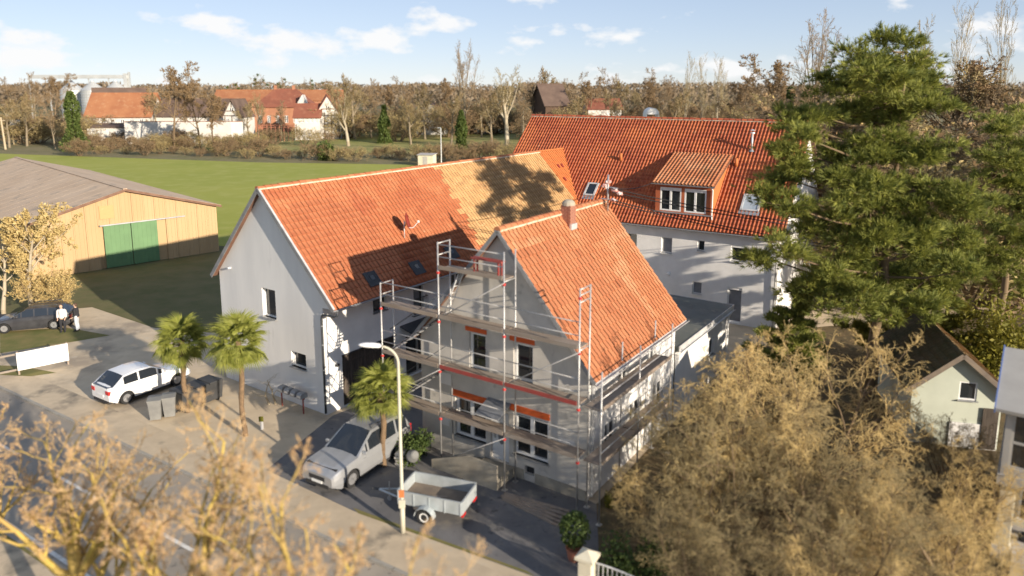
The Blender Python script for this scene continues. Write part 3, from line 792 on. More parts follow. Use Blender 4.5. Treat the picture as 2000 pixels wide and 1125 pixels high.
roofwin(HC, -3.2, -2.45, 1.98, 3.02, 'car_glass'); roofwin(HC, 7.95, 9.0, 1.85, 3.05, 'glass_sky')
for (x, y) in ((-1.53, 3.88), (6.79, 3.94)):
    p = V3((x, y, cE + y * sc)); MB().tube([p, p + V3((0, -.03, .30)), p + V3((0, -.05, .55))], [.13, .11, .11], 10).build('vent_pipe', 'tile_new', HC, smooth=True)
p = V3((7.49, 4.93, cE + 4.93 * sc))
cp = MB().tube([p - V3((0, 0, .1)), p + V3((0, 0, 1.25))], .07, 10).build('flue_pipe', 'zinc_light', HC, smooth=True)
MB().tube([p + V3((0, 0, 1.22)), p + V3((0, 0, 1.3))], [.17, .15], 10).tube([p + V3((0, 0, 1.42)), p + V3((0, 0, 1.5))], [.2, .02], 10).build('flue_cowl', 'zinc_light', cp)
MB().tube([p + V3((0, 0, .0)), p + V3((0, 0, .12))], [.2, .1], 10).build('flue_collar', 'zinc', cp)

# ------------------------------------------------------------------ the house under renovation
HB = thing('renovation_house', 'grey plastered gable house with weathered orange roof and brick chimney behind scaffolding', 'house', (2.63, 24.768, 0), 0.9769)
FB = frame(HB)
bW, bR, bZ, bE, bO, bEl, bL = 7.861, 3.768, 9.777, 4.764, .4, 4.786, 8.2
s1 = (bZ - bE) / (bR + bO); s2 = (bZ - bEl) / (bW + .3 - bR)
def topB(y): return (bZ - (bR - y) * s1 if y < bR else bZ - (y - bR) * s2) - .15
bh = [(4.51, 5.33, 3.98, 5.48), (2.33, 3.21, 3.98, 5.48), (4.52, 6.08, .95, 2.60), (1.63, 3.21, .95, 2.68), (3.42, 4.30, .42, 2.52), (2.25, 2.68, .28, .62)]
w = MB(); wall_panel(w, (0, 0, 0), (0, 1, 0), (-1, 0, 0), bW, [(0, topB(0)), (bR, topB(bR)), (bW, topB(bW))], bh, depth=.2)
w.build('front_wall', 'render_grey', HB)
w = MB(); rh = [(1.4, 2.4, 1.0, 2.4), (3.6, 4.7, 1.0, 2.4), (6.0, 7.0, 1.0, 2.4), (2.5, 3.4, 3.2, 4.2), (5.2, 6.1, 3.2, 4.2)]
wall_panel(w, (0, 0, 0), (1, 0, 0), (0, -1, 0), bL, [(0, topB(0)), (bL, topB(0))], rh, depth=.18)
w.build('side_wall', 'render_white_new', HB)
w = MB(); w.quad((0, bW, 0), (bL, bW, 0), (bL, bW, topB(bW)), (0, bW, topB(bW)))
w.poly([(bL, 0, 0), (bL, bW, 0), (bL, bW, topB(bW)), (bL, bR, topB(bR)), (bL, 0, topB(0))]); w.build('rear_wall', 'render_grey', HB)
uB, nB = (0, 1, 0), (-1, 0, 0)
window(HB, (0, 0, 0), uB, nB, *bh[0], 1, .17, fw=.1); window(HB, (0, 0, 0), uB, nB, *bh[1], 1, .17, fw=.1)
window(HB, (0, 0, 0), uB, nB, *bh[2], 2, .17, fw=.11); window(HB, (0, 0, 0), uB, nB, *bh[3], 2, .17, fw=.11)
for h in rh: window(HB, (0, 0, 0), (1, 0, 0), (0, -1, 0), *h, 2, .15)
for (a, b, z0, z1) in ((4.46, 6.2, 2.63, 2.90), (1.58, 3.36, 2.72, 2.98), (4.46, 5.5, 5.52, 5.70), (2.26, 3.38, 5.53, 5.72)):
    MB().box(-.035, .06, a, b, z0, z1).build('lintel_box', 'orange_foam', HB, bevel=.01)
dr = MB().box(.12, .18, 3.42, 4.30, .42, 2.52).build('front_door', 'white_plastic', HB)
ov = MB(); k = 20
ov.prism([(.115, 3.86 + cos(2 * pi * j / k) * .17, 1.55 + sin(2 * pi * j / k) * .48) for j in range(k)], (.01, 0, 0)); ov.build('oval_pane', 'curtain_grey', dr)
MB().box(.06, .12, 4.12, 4.17, 1.3, 1.5).build('door_handle', 'zinc', dr)
MB().box(.15, .19, 2.25, 2.68, .28, .62).build('cellar_hatch', 'car_trim', HB)
pl = MB(); pl.box(-.04, -.003, 0.0, 2.2, 0, .42).box(-.04, -.003, 2.72, 3.15, 0, .42); pl.build('plinth', 'plinth', HB)
st = MB().box(-1.25, -.05, 3.15, 4.55, 0, .42)
for k in range(3): st.box(-1.25, -.05, 4.55 + k * .33, 4.88 + k * .33, 0, .32 - k * .1)
st.build('entrance_steps', 'plinth', HB)
pk = MB().prism([(-1.28, 3.1, .0), (-1.28, 6.3, .0), (-1.28, 6.3, .35), (-1.28, 4.5, 1.02), (-1.28, 3.1, 1.02)], (.07, 0, 0)); pk.build('stair_parapet', 'plinth', HB)
cn = MB(); cn.prism([(-.9, 3.3, 2.62), (-.9, 4.4, 2.62), (-.02, 4.4, 2.95), (-.02, 3.3, 2.95)], (0, 0, .03)); cn.build('door_canopy', 'curtain_grey', HB)
# chalky patches where the plaster was cut open
for (a, b, z0, z1) in ((6.4, 6.9, 1.2, 1.7), (.5, 1.2, 1.6, 2.2), (6.2, 6.9, 3.0, 3.5)):
    MB().box(-.012, .01, a, b, z0, z1).build('plaster_patch', 'render_white', HB)
# roof
bx0, bx1 = -.25, 8.4
rb = MB()
slab(rb, (bx0, -bO, bE), (bx1, -bO, bE), (bx1, bR, bZ), (bx0, bR, bZ), .1); slab(rb, (bx1, bW + .3, bEl), (bx0, bW + .3, bEl), (bx0, bR, bZ), (bx1, bR, bZ), .1)
roB = rb.build('roof', 'tile_dark', HB)
upB = V3((0, bR + bO, bZ - bE)).normalized(); LB = hypot(bR + bO, bZ - bE)
tile_roof(roB, (bx0, -bO, bE), (1, 0, 0), upB, bx1 - bx0, LB, .26, .37, 'flat', lambda x, y: 'tile_weathered', None, 300, (1.0, -.5, 6.0), RNG, jitter=.003)
upB2 = V3((0, bR - bW - .3, bZ - bEl)).normalized()
tile_roof(roB, (bx1, bW + .3, bEl), (-1, 0, 0), upB2, bx1 - bx0, hypot(bW + .3 - bR, bZ - bEl), .26, .37, 'flat', lambda x, y: 'tile_weathered', None, 0, None, RNG)
ridge_tiles(roB, (bx0, bR, bZ + .02), (bx1, bR, bZ + .02), 22, 'tile_weathered', .14, RNG)
vg = MB()
for (ya, za, n_s) in ((-bO, bE, 1), (bW + .3, bEl, -1)):
    a = V3((bx0 - .012, ya, za - .05)); b = V3((bx0 - .012, bR, bZ - .05)); d = (b - a) / 2; n_ = V3((0, -d.z, d.y)).normalized(); vg.obox((a + b) / 2, d, (.012, 0, 0), n_ * .075)
vg.build('verge_board', 'verge_grey', HB)
gutter(HB, (bx0, -bO - .01, bE - .02), (bx1, -bO - .01, bE - .02), (0, -1, 0), 'zinc_light', .085)
MB().box(0, bL, -bO + .02, -.005, bE - .22, bE - .12).build('eave_soffit', 'board_wood', HB)
MB().tube([(.25, -.1, bE - .3), (.25, -.1, .1)], .05, 8).build('downpipe', 'zinc_light', HB)
# chimney, brick by brick
chx, chy = 4.42, 3.42
MB().box(chx - .215, chx + .215, chy - .215, chy + .215, 8.6, 10.12).build('chimney', 'plinth', roB)
chim = [o for o in roB.children if o.name.startswith('chimney')][0]
chim.parent = HB
bme = MB().box(-.105, .105, -.05, .05, 0, .070).mesh('brick', 'brick')
for row in range(18):
    z = 8.75 + row * .0765
    for side in range(4):
        for k in range(2):
            t = -.1115 + .223 * k + (.02 if row % 2 else -.02)
            a = side * pi / 2; c = V3((cos(a) * .175 - sin(a) * t, sin(a) * .175 + cos(a) * t, z))
            o = link('brick', bme, chim, V3((chx, chy, 0)) + c, a + pi / 2)
MB().tube([(chx, chy, 10.11), (chx, chy, 10.24), (chx, chy, 10.34)], [.28, .27, .16], 12).build('chimney_cap', 'plinth', HB, smooth=False)
MB().box(chx - .24, chx + .24, chy - .30, chy - .20, 9.12, 9.36).build('chimney_flashing', 'zinc_light', HB)
lad = MB()   # roof hatch and ladder hooks
c = V3((6.5, -bO, bE)) + upB * 5.6; nB_ = V3((1, 0, 0)).cross(upB)

# flat roofed annex behind
AN = thing('flat_roof_annex', 'low annex with dark flat roof and white wall behind the renovation house', 'annex', HB.location, 0.9769)
w = MB(); wall_panel(w, (8.45, .05, 0), (1, 0, 0), (0, -1, 0), 7.6, [(0, 3.15), (7.6, 3.15)], [(4.6, 5.4, 1.4, 2.3)], depth=.15)
w.quad((16.05, .05, 0), (16.05, 5.5, 0), (16.05, 5.5, 3.15), (16.05, .05, 3.15)).quad((8.45, 5.5, 0), (16.05, 5.5, 0), (16.05, 5.5, 3.15), (8.45, 5.5, 3.15)); w.build('wall', 'render_white', AN)
window(AN, (8.45, .05, 0), (1, 0, 0), (0, -1, 0), 4.6, 5.4, 1.4, 2.3, 1, .12)
MB().box(8.42, 16.25, -.12, 5.7, 3.16, 3.40).build('roof', 'annex_roof', AN)
MB().box(8.42, 16.27, -.15, -.12, 3.20, 3.43).box(16.25, 16.28, -.12, 5.7, 3.2, 3.43).build('roof_edge', 'zinc_light', AN)
gutter(AN, (8.45, -.16, 3.2), (16.2, -.16, 3.2), (0, -1, 0), 'zinc_light', .06)
MB().tube([(15.7, -.2, 3.15), (15.7, -.05, 2.9), (15.7, -.03, .1)], .05, 8).build('downpipe', 'white_plastic', AN)

# ------------------------------------------------------------------ scaffolding round that house
SC = thing('scaffolding', 'galvanised steel scaffolding with wooden decks along grey gable house', 'scaffolding', HB.location, 0.9769)
xo, xi = -1.05, -.32
YS = [9.05, 5.98, 2.91, -.20]; LV = [2.15, 4.12, 6.15, 8.10]
tops = {9.05: 7.15, 5.98: 9.2, 2.91: 9.2, -.20: 8.35}
def pole(a, b, r=.03, name='standard', m='scaffold_steel'): return MB().tube([a, b], r, 8).build(name, m, SC, smooth=True)
for y in YS:
    for x in (xo, xi):
        pole((x, y, .02), (x, y, tops[y] - (0.0 if x == xo else .02)))
        MB().box(x - .09, x + .09, y - .09, y + .09, 0, .025).build('base_plate', 'scaffold_steel', SC)
    for z in LV + ([tops[y] - .05, tops[y] - .5] if y in (9.05, 5.98, -.2) else []):
        if z < tops[y]: pole((xo, y, z), (xi, y, z), .024, 'transom')
    for z in LV:
        if z < tops[y]: MB().box(xo - .05, xo + .05, y - .05, y + .05, z - .14, z - .05).build('coupler', 'coupler_red', SC, bevel=.015)
for li, z in enumerate(LV):
    for bi, (ya, yb_) in enumerate(zip(YS[:-1], YS[1:])):
        if li == 3 and bi != 1: continue
        for k in range(2):
            x0 = xo + .055 + k * .325
            MB().box(x0, x0 + .31, yb_ + .04, ya - .04, z + .03, z + .075).build('deck_board', 'board_wood', SC)
        tb = 'board_red' if li == 1 and bi > 0 else 'board_wood'
        MB().box(xo - .062, xo - .034, yb_ + .05, ya - .05, z + .06, z + .21).build('toe_board', tb, SC)
        for h in (.52, 1.0):
            if z + h < min(tops[ya], tops[yb_]) + .2: pole((xo + .05, ya, z + h), (xo + .05, yb_, z + h), .021, 'guard_rail')
pole((xo - .04, 5.98, .3), (xo - .04, 2.91, 2.1), .02, 'brace'); pole((xo - .04, 9.05, 2.2), (xo - .04, 5.98, 4.1), .02, 'brace'); pole((xo - .04, 2.91, 4.2), (xo - .04, -.2, 6.1), .02, 'brace'); pole((xo - .04, 5.98, 6.2), (xo - .04, 2.91, 8.05), .02, 'brace')
for (ya, yb_, za, zb_) in ((8.9, 6.2, 4.2, 6.1), (8.5, 5.9, 2.2, 4.1)):
    for x in (-.72, -.36): pole((x, ya, za), (x, yb_, zb_), .022, 'stair_string', 'dark_metal')
    for x in (-.72,): pole((x, ya, za + .9), (x, yb_, zb_ + .9), .018, 'stair_rail', 'dark_metal')
    for k in range(8):
        f = (k + .5) / 8; y_ = ya + (yb_ - ya) * f; z_ = za + (zb_ - za) * f
        MB().box(-.71, -.37, y_ - .09, y_ + .09, z_ - .015, z_ + .01).build('stair_tread', 'scaffold_steel', SC)
# ladder up to the top deck
for x in (-.82, -.50): pole((x, 5.1, 8.2), (x, 5.95, 6.2), .022, 'ladder_rail', 'zinc_light')
for k in range(7):
    f = (k + .5) / 7; pole((-.82, 5.1 + .85 * f, 8.2 - 2 * f), (-.50, 5.1 + .85 * f, 8.2 - 2 * f), .016, 'ladder_rung', 'zinc_light')
# run along the right-hand side of the house
XS = [-1.05, 2.02, 5.09]
for x in XS[1:]:
    for y in (-.35, -1.08):
        pole((x, y, .02), (x, y, 5.6)); MB().box(x - .09, x + .09, y - .09, y + .09, 0, .025).build('base_plate', 'scaffold_steel', SC)
    for z in LV[:2]: pole((x, -.35, z), (x, -1.08, z), .024, 'transom')
pole((-1.05, -1.08, .02), (-1.05, -1.08, 5.6)); MB().box(-1.14, -.96, -1.17, -.99, 0, .025).build('base_plate', 'scaffold_steel', SC)
for z in LV[:2]:
    for (xa, xb) in zip(XS[:-1], XS[1:]):
        for k in range(2): MB().box(xa + .04, xb - .04, -1.04 + k * .325, -.73 + k * .325, z + .03, z + .075).build('deck_board', 'board_wood', SC)
        MB().box(xa + .05, xb - .05, -1.14, -1.112, z + .06, z + .21).build('toe_board', 'board_wood', SC)
        for h in (.52, 1.0): pole((xa, -1.1, z + h), (xb, -1.1, z + h), .021, 'guard_rail')
# trestle bench standing on the top deck
TB = thing('trestle_bench', 'small dark wooden trestle bench standing on topmost scaffold deck', 'trestle', FB @ V3((-.68, 3.9, 8.175)), 0.9769)
MB().box(-.14, .14, -.7, .7, .52, .57).build('bench_top', 'board_red', TB)
for y in (-.55, .55):
    for x in (-.1, .1): MB().box(x - .025, x + .025, y - .03, y + .03, 0, .52).build('leg', 'board_red', TB)

# ------------------------------------------------------------------ overhead cables and roof mast
RM = thing('roof_mast', 'cable mast wrapped in red and white rags at rear of the scaffolded roof', 'mast', FB @ V3((8.0, 3.4, 9.3)), 0.9769)
MB().tube([(0, 0, 0), (0, 0, 1.75)], .045, 10).build('pole', 'zinc', RM, smooth=True)
MB().tube([(0, -.5, 1.15), (0, .35, 1.2)], .03, 8).tube([(0, -.5, .6), (0, .35, .62)], .03, 8).build('cross_arm', 'zinc', RM)
rg = MB(); 
for (c, l) in (((0, 0, 1.45), .30), ((.02, .12, 1.2), .26), ((0, -.35, 1.1), .3), ((.03, -.6, .95), .24), ((0, -.3, .62), .22)):
    pts = [V3(c) + V3((RNG.normal() * .03, -l * .5 + l * j / 4, RNG.normal() * .05)) for j in range(5)]; rg.tube(pts, [.03, .09, .07, .10, .03], 7)
rg.build('cloth_wrap', 'insulator', RM)
RMp = FB @ V3((8.0, 3.4, 9.3))
def cable(name, label, a, b, sag, r=.024):
    a, b = V3(a), V3(b); mb = MB(); pts = []
    for k in range(17):
        f = k / 16; pts.append(a.lerp(b, f) - V3((0, 0, sag * 4 * f * (1 - f))))
    o = mb.tube(pts, r, 5).build(name, 'cable_black', None, smooth=True); tag(o, label, 'cable', 'overhead power cables at the roof mast')
    return o
dorm = FC @ V3((dX0 - .2, y0d, z0d))
cable('power_cable', 'black cable running from roof mast up to the dormer eave', RMp + V3((.1, -.2, 1.15)), dorm, .18)
for k, (py, dz) in enumerate(((462, 1.15), (468, 1.0), (505, .62), (512, .5))):
    e = AT(1885, py, 47.0)
    cable('power_cable', 'black cable stretched from roof mast across red roof towards the pines', RMp + V3((.15, -.35, dz)), e, .5)

# ------------------------------------------------------------------ yellow machine hall
tH = V3((cos(radians(44.8)), sin(radians(44.8)), 0)); hr = G(428, 490)
HH = thing('machine_hall', 'ochre sheet-clad machine hall with green sliding door and low brown roof', 'hall', hr - tH * 15.3, radians(44.8))
hW, hE_, hA, hD = 15.3, 4.42, 6.58, 40.0
def topH(x): return hE_ + (hA - hE_) * (1 - abs(x - hW / 2) / (hW / 2))
mbw = MB().box(.02, hW - .02, .12, hD, 0, hE_ - .1)
mbw.poly([(.02, .12, hE_ - .1), (hW - .02, .12, hE_ - .1), (hW / 2, .12, hA - .1)]); mbw.build('frame_wall', 'hall_panel', HH)
n = 17
for k in range(n):
    x0, x1 = hW * k / n, hW * (k + 1) / n + .008
    zb_ = 3.68 if (x0 < 10.0 and x1 > 5.75) else .0
    m_ = MB(); cx_ = min(max(hW / 2, x0), x1)
    pts = [(x0 + .012, -.02 - .02 * (k % 2), zb_), (x1 - .012, -.02 - .02 * (k % 2), zb_), (x1 - .012, -.02 - .02 * (k % 2), topH(x1) - .12)]
    if x0 < hW / 2 < x1: pts.append((hW / 2, -.02 - .02 * (k % 2), topH(hW / 2) - .12))
    pts.append((x0 + .012, -.02 - .02 * (k % 2), topH(x0) - .12))
    m_.prism(pts, (0, .06, 0))
    for j in range(3):
        xr = x0 + (x1 - x0) * (j + .5) / 3; m_.box(xr - .04, xr + .04, -.045 - .02 * (k % 2), -.03, zb_ + .02, min(topH(xr - .05), topH(xr + .05)) - .2)
    m_.build('cladding_panel', 'hall_panel', HH)
for k in range(2):
    x0 = 5.78 + k * 2.14
    lf = MB().box(x0, x0 + 2.08, -.16, -.10, .05, 3.6)
    for j in range(6): lf.box(x0 + .15 + j * .345, x0 + .20 + j * .345, -.175, -.155, .1, 3.55)
    lf.build('sliding_door', 'green_door', HH)
MB().box(5.5, 12.4, -.2, -.07, 3.62, 3.72).build('door_rail', 'zinc', HH)
MB().box(5.6, 6.7, -.10, -.075, 4.2, 5.3).build('patch_panel', 'tile_tan', HH)
for side in range(2):
    for k in range(20):
        y0_, y1_ = -.35 + k * hD / 20, -.35 + (k + 1) * hD / 20 - .03
        r_ = MB()
        if side == 0: slab(r_, (-.35, y0_, topH(-.35)), (hW / 2, y0_, hA), (hW / 2, y1_, hA), (-.35, y1_, topH(-.35)), .06)
        else: slab(r_, (hW / 2, y0_, hA), (hW + .35, y0_, topH(-.35)), (hW + .35, y1_, topH(-.35)), (hW / 2, y1_, hA), .06)
        r_.build('roof_sheet', 'hall_roof', HH)
fb = MB()
for sgn in (0, 1):
    a = V3((-.36 if sgn == 0 else hW + .36, -.37, topH(-.35) - .12)); b = V3((hW / 2, -.37, hA - .10)); fb.obox((a + b) / 2, (b - a) / 2, (0, .015, 0), V3((0, 0, .10)))
fb.build('fascia_board', 'fascia_brown', HH)
MB().box(hW / 2 - .16, hW / 2 + .16, -.36, hD - .4, hA - .03, hA + .035).build('ridge_cap', 'hall_roof', HH)

# ------------------------------------------------------------------ garden shed house at the right
sp = G(1772, 862); spr = G(1946, 880)
sdir = (spr - sp); sW = sdir.length; syaw = atan2(sdir.y, sdir.x)
SH = thing('garden_house', 'small pale green gabled garden house with mossy tile roof beside pines', 'shed', sp, syaw)
sE = (AT(1772, 748, sp.y)).z; sZ = sE + 1.45; sD = 5.5
w = MB(); wall_panel(w, (0, 0, 0), (1, 0, 0), (0, -1, 0), sW, [(0, sE), (sW / 2, sZ), (sW, sE)], [(sW * .52, sW * .72, sE - .55, sE + .25)], depth=.12); w.build('front_wall', 'shed_green', SH)
MB().quad((0, sD, 0), (0, 0, 0), (0, 0, sE), (0, sD, sE)).quad((sW, 0, 0), (sW, sD, 0), (sW, sD, sE), (sW, 0, sE)).poly([(sW, sD, 0), (0, sD, 0), (0, sD, sE), (sW / 2, sD, sZ), (sW, sD, sE)]).build('side_wall', 'shed_green', SH)
window(SH, (0, 0, 0), (1, 0, 0), (0, -1, 0), sW * .52, sW * .72, sE - .55, sE + .25, 1, .08, fw=.06)
MB().box(sW * .45, sW * .98, -.06, -.003, 0, 1.1).build('base_panel', 'render_white', SH)
MB().box(sW * .80, sW * .97, -.10, -.062, 0.05, 1.85).build('shed_door', 'oak_old', SH)
sr_ = (sZ - sE) / (sW / 2); eo = .35
for sgn, mname in ((0, 'moss_roof'), (1, 'shed_roof')):
    r_ = MB()
    if sgn == 0: slab(r_, (-eo, -.35, sE - eo * sr_ + .1), (sW / 2, -.35, sZ + .1), (sW / 2, sD + .3, sZ + .1), (-eo, sD + .3, sE - eo * sr_ + .1), .09)
    else: slab(r_, (sW / 2, -.35, sZ + .1), (sW + eo, -.35, sE - eo * sr_ + .1), (sW + eo, sD + .3, sE - eo * sr_ + .1), (sW / 2, sD + .3, sZ + .1), .09)
    ro_ = r_.build('roof', mname, SH)
    upS = V3((sW / 2 + eo, 0, (sW / 2 + eo) * sr_)) if sgn == 0 else V3((-(sW / 2 + eo), 0, (sW / 2 + eo) * sr_))
    O_ = V3((-eo, sD + .3, sE - eo * sr_ + .1)) if sgn == 0 else V3((sW + eo, -.35, sE - eo * sr_ + .1))
    tile_roof(ro_, O_, (0, -1, 0) if sgn == 0 else (0, 1, 0), upS, sD + .65, upS.length, .28, .36, 'flat', lambda x, y, m_=mname: m_, None, 0, None, RNG, jitter=.012)
vg = MB()
for sgn in (0, 1):
    a = V3((-eo if sgn == 0 else sW + eo, -.365, sE - eo * sr_ + .03)); b = V3((sW / 2, -.365, sZ + .03)); d = (b - a) / 2; vg.obox((a + b) / 2, d, (0, .014, 0), V3((-d.z, 0, d.x)).normalized() * .10)
vg.build('verge_board', 'plywood_dark', SH)

# ------------------------------------------------------------------ neighbour's house at the right edge: bay, porch, column, steps
NB = thing('porch_house', 'cream house edge with grey window bay over a porch column and stone steps', 'house', G(1938, 1090) + V3((.05, .1, 0)), radians(-36))
zt = 2.55
MB().box(.0, .42, .0, .42, .45, zt).build('porch_column', 'gate_cream', NB, bevel=.02)
MB().box(-.06, .48, -.06, .48, 0, .45).build('column_base', 'render_grey', NB)
MB().box(-.12, 7, -.12, 6, zt, zt + .35).build('bay_floor', 'grey_paint', NB)
bw = MB(); wall_panel(bw, (-.05, -.05, zt + .35), (1, 0, 0), (0, -1, 0), 7, [(0, 2.3), (7, 2.3)], [(.18, 1.6, .25, 2.05), (2.2, 3.8, .25, 2.05)], depth=.12)
wall_panel(bw, (-.05, 6, zt + .35), (0, -1, 0), (-1, 0, 0), 6.05, [(0, 2.3), (6.05, 2.3)], [(4.3, 5.8, .25, 2.05), (2.2, 3.8, .25, 2.05)], depth=.12); bw.build('bay_wall', 'grey_paint', NB)
for (a, b) in ((.18, 1.6), (2.2, 3.8)): window(NB, (-.05, -.05, zt + .35), (1, 0, 0), (0, -1, 0), a, b, .25, 2.05, 2, .1, fm='grey_paint', transom=1.1, sill=False)
for (a, b) in ((4.3, 5.8), (2.2, 3.8)): window(NB, (-.05, 6, zt + .35), (0, -1, 0), (-1, 0, 0), a, b, .25, 2.05, 2, .1, fm='grey_paint', transom=1.1, sill=False)
rf = MB(); slab(rf, (-.35, -.45, zt + 2.62), (7, -.45, zt + 2.62), (7, 3, zt + 3.6), (-.35, 3, zt + 3.6), .12); rf.build('roof', 'grey_paint', NB)
MB().obox((-.37, 1.275, zt + 3.07), (.02, 0, 0), (0, 1.75, .5), (0, -.03, .1)).build('roof_trim', 'blue_trim', NB)
pw = MB(); wall_panel(pw, (.3, 1.6, .45), (1, 0, 0), (0, -1, 0), 6.5, [(0, 2.1), (6.5, 2.1)], [(.25, 1.5, .2, 1.9), (2.0, 3.2, .2, 1.9)], depth=.12); pw.quad((.3, 6, .45), (.3, 1.6, .45), (.3, 1.6, 2.55), (.3, 6, 2.55)); pw.build('porch_wall', 'gate_cream', NB)
window(NB, (.3, 1.6, .45), (1, 0, 0), (0, -1, 0), .25, 1.5, .2, 1.9, 2, .1, sill=False); window(NB, (.3, 1.6, .45), (1, 0, 0), (0, -1, 0), 2.0, 3.2, .2, 1.9, 2, .1, sill=False)
MB().box(.3, 7, .45, 6, 0, .45).build('porch_floor', 'step_stone', NB)
for k in range(4): MB().box(.5, 4, -.1 - .34 * k, .45 - .34 * k if k == 0 else -.1 - .34 * (k - 1) - .0, 0, .36 - .09 * k).build('step', 'step_stone', NB)
for k, (x, y, m_) in enumerate(((.75, .75, 'bin_black'), (1.2, .65, 'rust_red'), (1.0, 1.1, 'bin_black'))):
    fp = thing('flower_pot', ['round black pot at front of the porch floor', 'reddish pot on the porch floor', 'black pot by the porch wall'][k], 'pot', frame(NB) @ V3((x, y, .45)))
    MB().lathe([(.10, 0), (.14, .2), (.15, .24), (.12, .24), (.11, .2)], 14).build('pot_body', m_, fp)

# ------------------------------------------------------------------ vehicles
def interp(tab, x):
    for (a, va), (b, vb) in zip(tab[:-1], tab[1:]):
        if x <= b:
            t = min(1, max(0, (x - a) / (b - a))) if b > a else 0
            t = t * t * (3 - 2 * t) if False else t
            return va + (vb - va) * t
    return tab[-1][1]
def car(name, label, loc, yaw, L, Wd, paint, belt, roof, wheel_r, wb, front_over, cabin, pillars, roof_rails=False, group='parked cars', trim=False, suv=False):
    """belt/roof: [(x,z)] side lines (x forward from rear bumper); cabin: (rear base, rear top, front top, front base) in x"""
    C = thing(name, label, 'car', loc, yaw, group)
    hw = Wd / 2; x_off = -L / 2
    fa = L - front_over; ra = fa - wb; sill = wheel_r * .62
    xs = sorted(set([i * L / 64 for i in range(65)] + list(cabin)))
    def width(x):
        e = min(x, L - x)
        return hw * (1 - .16 * max(0, 1 - e / .55) ** 2.2)
    def arch(x):
        z = sill
        for a in (fa, ra):
            d = abs(x - a); R = wheel_r * 1.17
            if d < R: z = max(z, wheel_r * .98 + sqrt(R * R - d * d) * .93)
        e = min(x, L - x)
        return max(z, sill + .16 * max(0, 1 - e / .35))
    body = MB(); glass = MB(); rows = []
    for x in xs:
        w_, zb_, zt_ = width(x), arch(x), interp(belt, x)
        zm = min(max(zb_ + .02, sill + .22), zt_ - .12); ring = []
        tuck = 1 if x > 0.02 and x < L - .02 else .97
        half = [(w_ * .955, zb_), (w_ * 1.0, max(zm, zb_ + .015)), (w_ * 1.0, max(zt_ - .22, zb_ + .03)), (w_ * .975, zt_ - .06), (w_ * .92, zt_ - .005), (w_ * .55, zt_ + .035), (0, zt_ + .045)]
        ring = [(y, z) for y, z in half] + [(-y, z) for y, z in reversed(half[:-1])]
        rows.append([(x + x_off, y * tuck, z) for y, z in ring])
    m = len(rows[0]); vs = [p for r in rows for p in r]; fs = []
    for i in range(len(rows) - 1):
        for j in range(m - 1): fs.append((i * m + j, i * m + j + 1, (i + 1) * m + j + 1, (i + 1) * m + j))
    fs.append(tuple(range(m))); fs.append(tuple(reversed(range((len(rows) - 1) * m, len(rows) * m))))
    body.add(vs, fs)
    # cabin
    rb_, rt_, ft_, fb_ = cabin
    cx = sorted(set([rb_, rt_, ft_, fb_] + [rb_ + (fb_ - rb_) * i / 28 for i in range(29)] + [p for a, b in pillars for p in (a, b)]))
    cr = []
    for x in cx:
        zb_ = interp(belt, x) + .0; zr = interp(roof, x); w_ = width(x) * .93; k = max(0, (zr - zb_)) / .6; k = min(1, k)
        wr = w_ * (1 - .17 * k)
        cr.append([(x + x_off, w_, zb_), (x + x_off, wr + (w_ - wr) * .12, zb_ + (zr - zb_) * .88), (x + x_off, wr * .90, zr - .012 * k), (x + x_off, wr * .45, zr + .02 * k), (x + x_off, 0, zr + .028 * k)])
    def inpil(x):
        return any(a - 1e-6 <= x <= b + 1e-6 for a, b in pillars)
    for i in range(len(cx) - 1):
        xm = (cx[i] + cx[i + 1]) / 2
        for sgn in (1, -1):
            A_, B_ = cr[i], cr[i + 1]
            f = lambda p: (p[0], p[1] * sgn, p[2])
            for j in range(4):
                q = [f(A_[j]), f(B_[j]), f(B_[j + 1]), f(A_[j + 1])]
                if sgn > 0: q = q[::-1]
                side_glass = j == 0 and not inpil(xm) and rt_ - .42 * (rt_ - rb_) < xm < ft_ + .5 * (fb_ - ft_)
                screen = j >= 2 and (xm > ft_ or xm < rt_) and not (j == 2 and False)
                if side_glass: 
                    glass.add(q, [(0, 1, 2, 3)])
                elif screen: glass.add(q, [(0, 1, 2, 3)])
                else: body.add(q, [(0, 1, 2, 3)])
    body.build('body', paint, C, smooth=False)
    glass.build('windows', 'car_glass', C)
    # underbody, wheels
    MB().box(-L / 2 + .25, L / 2 - .25, -hw * .8, hw * .8, sill * .8, interp(belt, L / 2) - .12).build('underbody', 'car_trim', C)
    for ax in (fa, ra):
        for sgn in (1, -1):
            t = MB().lathe([(wheel_r * .60, -.10), (wheel_r * .93, -.11), (wheel_r, -.07), (wheel_r, .07), (wheel_r * .93, .11), (wheel_r * .60, .10)], 22, (0, 0, 0), 'y')
            wh = t.build('wheel', 'tyre', C, smooth=False, loc=(ax + x_off, sgn * (hw - .125), wheel_r))
            r_ = MB().lathe([(.05, sgn * .10), (wheel_r * .6, sgn * .105), (wheel_r * .62, sgn * .085)], 18, (0, 0, 0), 'y')
            for s_ in range(5):
                a = 2 * pi * s_ / 5; d = V3((cos(a), 0, sin(a))); r_.obox(d * wheel_r * .33 + V3((0, sgn * .108, 0)), d * wheel_r * .26, (0, .008, 0), V3((-sin(a), 0, cos(a))) * .03)
            r_.build('rim', 'rim', wh)
    zf = interp(belt, L - .05); zr_ = interp(belt, .05)
